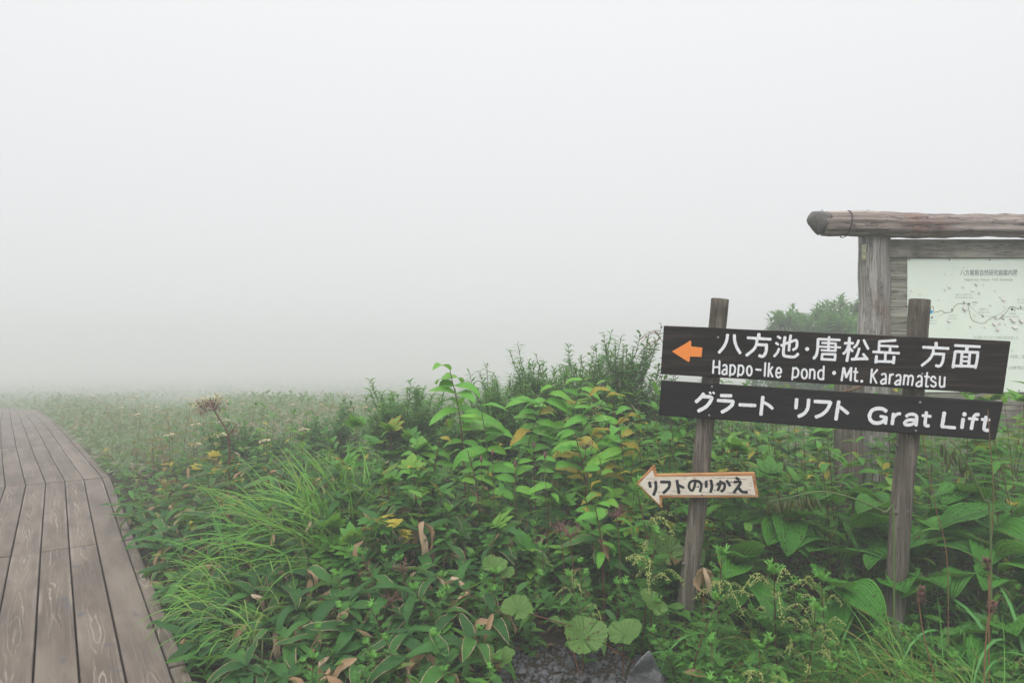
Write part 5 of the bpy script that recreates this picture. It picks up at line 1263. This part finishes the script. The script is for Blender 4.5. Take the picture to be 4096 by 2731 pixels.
def plume():
    d = 3.75; N5 = lambda x, y: P(2550 + x / 2.413, 1250 + y / 2.413, d)
    b = N5(262, 700); root = empty('grass_plume', (b.x + .06, d, gz(b.x, d)), 'thin drooping grass plume sticking out left of the upper board', 'grass'); o = Vector(root.location)
    link('stem', stem_mesh('stem', curve([(0, 0, -.02), (0, 0, .8), tuple(N5(262, 420) - o), tuple(N5(243, 290) - o), tuple(N5(210, 235) - o)], 16), .003, .0015, 'stem', 5), root)
    g = Geo()
    for pl in ([(215,240),(190,185),(160,175),(80,210),(20,262)], [(215,245),(180,195),(110,215),(36,292)], [(222,250),(150,300),(120,350),(112,395)], [(225,255),(130,285),(60,345),(0,432)], [(235,270),(180,190),(160,172)]):
        pts = curve([tuple(N5(x, y) - o) for x, y in pl], 14); tube(g, pts, .0014, 4)
        for p in pts[3:]: scatter(g, leaf_arr(.012, .003, 'lance', 1), [p] * 2, rng.random(2) * 6, rng.normal(-.6, .5, 2), 0, 1, .4)
    link('seed_plume', g.mesh('seed_plume', M['deadstem']), root)
    link('blade', WIDE[0], root, mat_trs(N5(250, 310) - o, R(85), R(12), 0, .28))
plume()
# dry red-brown stems in front of the right end of the boards
for i, (pts, d) in enumerate((([(3960, 2300), (3975, 2000), (3960, 1760), (3950, 1640)], 3.0), ([(3790, 2250), (3740, 2020), (3705, 1830), (3690, 1745)], 3.02))):
    q = [P(x, y, d) for x, y in pts]; b = q[0]; root = empty('bare_stem', (b.x, b.y, gz(b.x, b.y)), 'thin bare reddish stem rising ' + ('past the right end of the lower board' if i == 0 else 'beside the right sign post'), 'plant'); o = Vector(root.location)
    link('stem', stem_mesh('stem', curve([(0, 0, -.02)] + [tuple(v - o) for v in q], 14), .0022, .0014, 'deadstem', 5), root)
    g = Geo(); tip = q[-1] - o
    for k in range(40):
        c = tip - (q[-1] - q[-2]).normalized() * random.Random(k).uniform(0, .10); scatter(g, leaf_arr(.012, .004, 'lance', 1), [c], k * 1.3, 1.2, 0, 1, .3)
    link('seed_spike', g.mesh('seed_spike', M['deadstem']), root)
# small seed heads (burnet) standing over the bamboo grass
for i, (sx, sy, d) in enumerate(((2135, 1790, 4.3), (1925, 1845, 4.2), (1970, 1820, 4.25), (2060, 1865, 4.1), (2180, 1830, 4.15))):
    t = P(sx, sy, d); root = empty('burnet', (t.x, t.y, gz(t.x, t.y)), 'thin stalk with a small brown oval head above the bamboo grass', 'flower', 'small brown oval flower heads'); h = t.z - root.location.z
    link('stem', stem_mesh('stem', curve([(.03, 0, -.02), (.01, 0, h * .6), (0, 0, h)], 6), .002, .0015, 'redstem', 4), root)
    g = Geo(); tube(g, [(0, 0, h - .005), (0, 0, h), (0, 0, h + .018), (0, 0, h + .032), (0, 0, h + .036)], [.002, .007, .010, .007, .002], 8, cap=True, jit=.06); link('flower_head', g.mesh('flower_head', M['umbel']), root)
# drooping dead leaves on the left sign post side
t = P(2815, 2270, 3.35); root = empty('dead_leaves', (t.x, t.y, gz(t.x, t.y)), 'bunch of drooping dead brown leaves right of the left sign post', 'plant'); h = t.z - root.location.z
link('stem', stem_mesh('stem', curve([(0, 0, -.02), (0, 0, h)], 5), .004, .003, 'deadstem'), root)
for k in range(4): link('leaf', SASAD[k % 3], root, mat_trs((0, 0, h), k * 1.6, R(-45), R(20), .8))

# --- uncountable cover: undergrowth in the bed, leaf litter, the meadow
def cover():
    r = random.Random(77)
    def pts(n, yr, hmul, seed, extra=None):
        rr = random.Random(seed); out = []
        while len(out) < n:
            y = yr[0] + (yr[1] - yr[0]) * rr.random(); x0 = edge_x(y) - .02; x1 = y * .78 + .15
            x = x0 + (x1 - x0) * rr.random()
            if blocked(x, y, .02): continue
            z = gz(x, y) + canopy(x, y) * hmul * rr.random() ** .8
            out.append((x, y, z))
        return np.array(out)
    g = Geo()
    for i, (lf, n) in enumerate(((leaf_arr(.10, .040, 'oval', 3, .6, .25), 6500), (leaf_arr(.15, .036, 'sasa', 3, .8, .25), 4200), (lobed_leaf(.09, 3, 2), 2200))):
        p = pts(n, (2.5, 8.8), .80, i); k = len(p)
        scatter(g, lf, p, rng.random(k) * 6.28, np.radians(rng.uniform(-25, 45, k)), rng.normal(0, .35, k), rng.uniform(.6, 1.2, k), rng.random(k))
    tag(link('undergrowth', g.mesh('undergrowth', M['under'])), 'dense dark green undergrowth filling the bed beneath the taller plants', 'undergrowth', kind='stuff')
    g = Geo(); p = pts(2600, (2.5, 5.5), .05, 9); k = len(p)
    scatter(g, leaf_arr(.06, .022, 'sasa', 2, .8, .3), p + np.array([0, 0, .012]), rng.random(k) * 6.28, rng.normal(0, .25, k), rng.normal(0, .4, k), rng.uniform(.5, 1.4, k), rng.random(k))
    tag(link('leaf_litter', g.mesh('leaf_litter', M['litter'])), 'brown fallen leaf litter on the dark soil under the plants', 'leaf litter', kind='stuff')
    # meadow: leaves and thin stalks out to where the fog swallows them
    g = Geo(); n = 150000
    y = 7.6 * (200 / 7.6) ** rng.random(n); x0 = np.array([edge_x(v) for v in y]); x1 = y * .80 + 1.0
    lim = np.where(y > 34, -y * .85, x0 + .02); x = lim + (x1 - lim) * rng.random(n)
    hgt = .32 + .20 * np.sin(x * .9 + y * .4) + .16 * np.sin(x * 2.3 - y * 1.2); hgt *= .45 + .55 * np.clip((x - lim) / .8, 0, 1)
    dr = lambda v: np.interp(v, PROF_Y, PROF_Z)
    z = dr(y) - .06 + np.clip(hgt, .12, 1) * rng.random(n) ** .6 + .02
    patch = np.floor(2.2 * (np.sin(x * .8 + 1.3) * np.sin(y * .55) + 1)) * .14
    tn = (rng.random(n) * .75 + patch) % 1.0
    lf = leaf_arr(.085, .034, 'oval', 2, .5, .25)
    scatter(g, lf, np.stack([x, y, z], 1), rng.random(n) * 6.28, np.radians(rng.uniform(-20, 60, n)), rng.normal(0, .3, n), np.clip(y / 8, 1.15, 7) * rng.uniform(.7, 1.3, n), tn)
    n = 9000; y = 7.8 * (45 / 7.8) ** rng.random(n); x0 = np.array([edge_x(v) for v in y]); lim = np.where(y > 34, -y * .85, x0 + .1); x = lim + (y * .8 + 1 - lim) * rng.random(n)
    scatter(g, leaf_arr(.55, .009, 'blade', 4, .7, .2), np.stack([x, y, dr(y) - .06], 1), rng.random(n) * 6.28, np.radians(rng.uniform(60, 88, n)), 0, rng.uniform(.7, 1.25, n), rng.random(n))
    tag(link('meadow', g.mesh('meadow', M['meadow'])), 'wide meadow of mixed herbs and grass fading into the fog', 'meadow', kind='stuff')
cover()

# --- gravel patch, stones and the boulder
def stone_mesh(seed, flat=.7, sub=1, rough=.22, mat='stone'):
    bm = bmesh.new(); bmesh.ops.create_icosphere(bm, subdivisions=sub, radius=1)
    for v in bm.verts:
        n = mnoise.noise(v.co * 1.3 + Vector((seed * 7.1, seed * 3.3, 0))); n2 = mnoise.noise(v.co * 2.9 + Vector((0, seed * 5.7, 2)))
        v.co *= 1 + rough * 2 * n + rough * n2; v.co.z *= flat
    me = bpy.data.meshes.new('stone'); bm.to_mesh(me); bm.free(); me.materials.append(M[mat]); return me
def gravel():
    g = Geo(); bm = bmesh.new(); bmesh.ops.create_icosphere(bm, subdivisions=1, radius=1)
    bv = np.array([v.co[:] for v in bm.verts]); bf = np.array([[v.index for v in f.verts] for f in bm.faces]); bm.free()
    bf = np.concatenate([bf, bf[:, 2:3]], 1); r = np.random.default_rng(4)
    for k in range(6):
        V = bv * (1 + .22 * r.standard_normal((len(bv), 1))) * np.array([1, .85, .6]); n = 520
        x = r.uniform(-.25, .95, n); y = r.uniform(2.55, 3.5, n); z = np.array([gz(a, b) for a, b in zip(x, y)]) + .004
        scatter(g, (V, bf, np.zeros((len(V), 2))), np.stack([x, y, z], 1), r.random(n) * 6.28, r.normal(0, .4, n), r.normal(0, .4, n), np.exp(r.normal(-4.95, .55, n)), r.random(n))
    tag(link('gravel', g.mesh('gravel', M['soilstone'], False)), 'dark wet gravel at the bottom edge beside the boulder', 'gravel', kind='stuff')
    st = [stone_mesh(i) for i in range(5)]; rr = random.Random(6)
    for i in range(46):
        x, y = rr.uniform(-.14, .62), rr.uniform(2.72, 3.2)
        o = link('stone', st[i % 5]); o.location = (x, y, gz(x, y) + .012); o.rotation_euler = (rr.uniform(-.3, .3), rr.uniform(-.3, .3), rr.uniform(0, 6)); s = rr.uniform(.016, .034); o.scale = (s, s * rr.uniform(.7, 1), s)
        tag(o, 'small grey stone lying on the gravel patch', 'stone', 'small stones on the gravel')
gravel()
def boulder():
    Z5 = lambda x, y, d: P(1700 + x / 1.78, 1850 + y / 1.78, d)
    bm = bmesh.new(); d = 2.86
    front = [(1425, 1640), (1440, 1530), (1490, 1440), (1545, 1375), (1600, 1332), (1622, 1380), (1628, 1470), (1680, 1500), (1695, 1640)]
    back = [(1470, 1640), (1480, 1560), (1520, 1480), (1570, 1420), (1620, 1375), (1650, 1420), (1665, 1480), (1700, 1520), (1720, 1640)]
    fv = [bm.verts.new(Z5(x, y, d - (.05 if 1 < i < 6 else .0))) for i, (x, y) in enumerate(front)]; bv = [bm.verts.new(Z5(x, y, d + .14)) for x, y in back]
    bm.faces.new(fv); bm.faces.new(bv[::-1])
    for i in range(len(fv)): bm.faces.new((fv[i], bv[i], bv[(i + 1) % len(fv)], fv[(i + 1) % len(fv)]))
    bmesh.ops.recalc_face_normals(bm, faces=bm.faces); bmesh.ops.triangulate(bm, faces=bm.faces)
    bmesh.ops.bevel(bm, geom=bm.edges[:], offset=.006, segments=1, affect='EDGES'); bmesh.ops.triangulate(bm, faces=bm.faces); bmesh.ops.subdivide_edges(bm, edges=bm.edges[:], cuts=3, use_grid_fill=True)
    c = sum((v.co for v in bm.verts), Vector()) / len(bm.verts)
    for v in bm.verts:
        n = mnoise.noise(v.co * 14) * .012 + mnoise.noise(v.co * 38) * .006 + abs(mnoise.noise(v.co * 80)) * .004; v.co += (v.co - c).normalized() * n
    base = Vector((c.x, c.y, gz(c.x, c.y)))
    for v in bm.verts: v.co -= base
    me = bpy.data.meshes.new('boulder'); bm.to_mesh(me); bm.free(); me.materials.append(M['stone'])
    o = link('boulder', me); o.location = base; tag(o, 'angular grey boulder at the bottom edge right of the gravel', 'boulder')
boulder()

# ---------------------------------------------------------------- labels of small groups: by place from the left
ORD = ['leftmost', 'second', 'third', 'fourth', 'fifth', 'sixth', 'seventh', 'eighth', 'ninth', 'tenth', 'eleventh', 'twelfth', 'thirteenth', 'fourteenth', 'fifteenth', 'sixteenth']
def order_labels():
    by = {}
    for o in C.objects:
        if o.parent is None and 'label' in o and 'group' in o: by.setdefault(o['label'], []).append(o)
    for lab, obs in by.items():
        if len(obs) < 2: continue
        if len(obs) > 16:                                # too many to count off: say which part of the bed
            ys = sorted(o.location.y for o in obs); xs = sorted(o.location.x / o.location.y for o in obs); k = len(obs)
            for o in obs:
                a = 'near' if o.location.y < ys[k // 3] else 'middle' if o.location.y < ys[2 * k // 3] else 'far'
                q = o.location.x / o.location.y; b = 'left' if q < xs[k // 3] else 'centre' if q < xs[2 * k // 3] else 'right'
                o['label'] = ' '.join(lab.split()[:13]) + ', ' + a + ' ' + b
            continue
        obs.sort(key=lambda o: o.location.x / max(.1, o.location.y))
        for i, o in enumerate(obs):
            w = ORD[0] + ' one' if i == 0 else 'rightmost one' if i == len(obs) - 1 else ORD[i] + ' from left'
            o['label'] = ' '.join(lab.split()[:12]) + ', ' + w
order_labels()
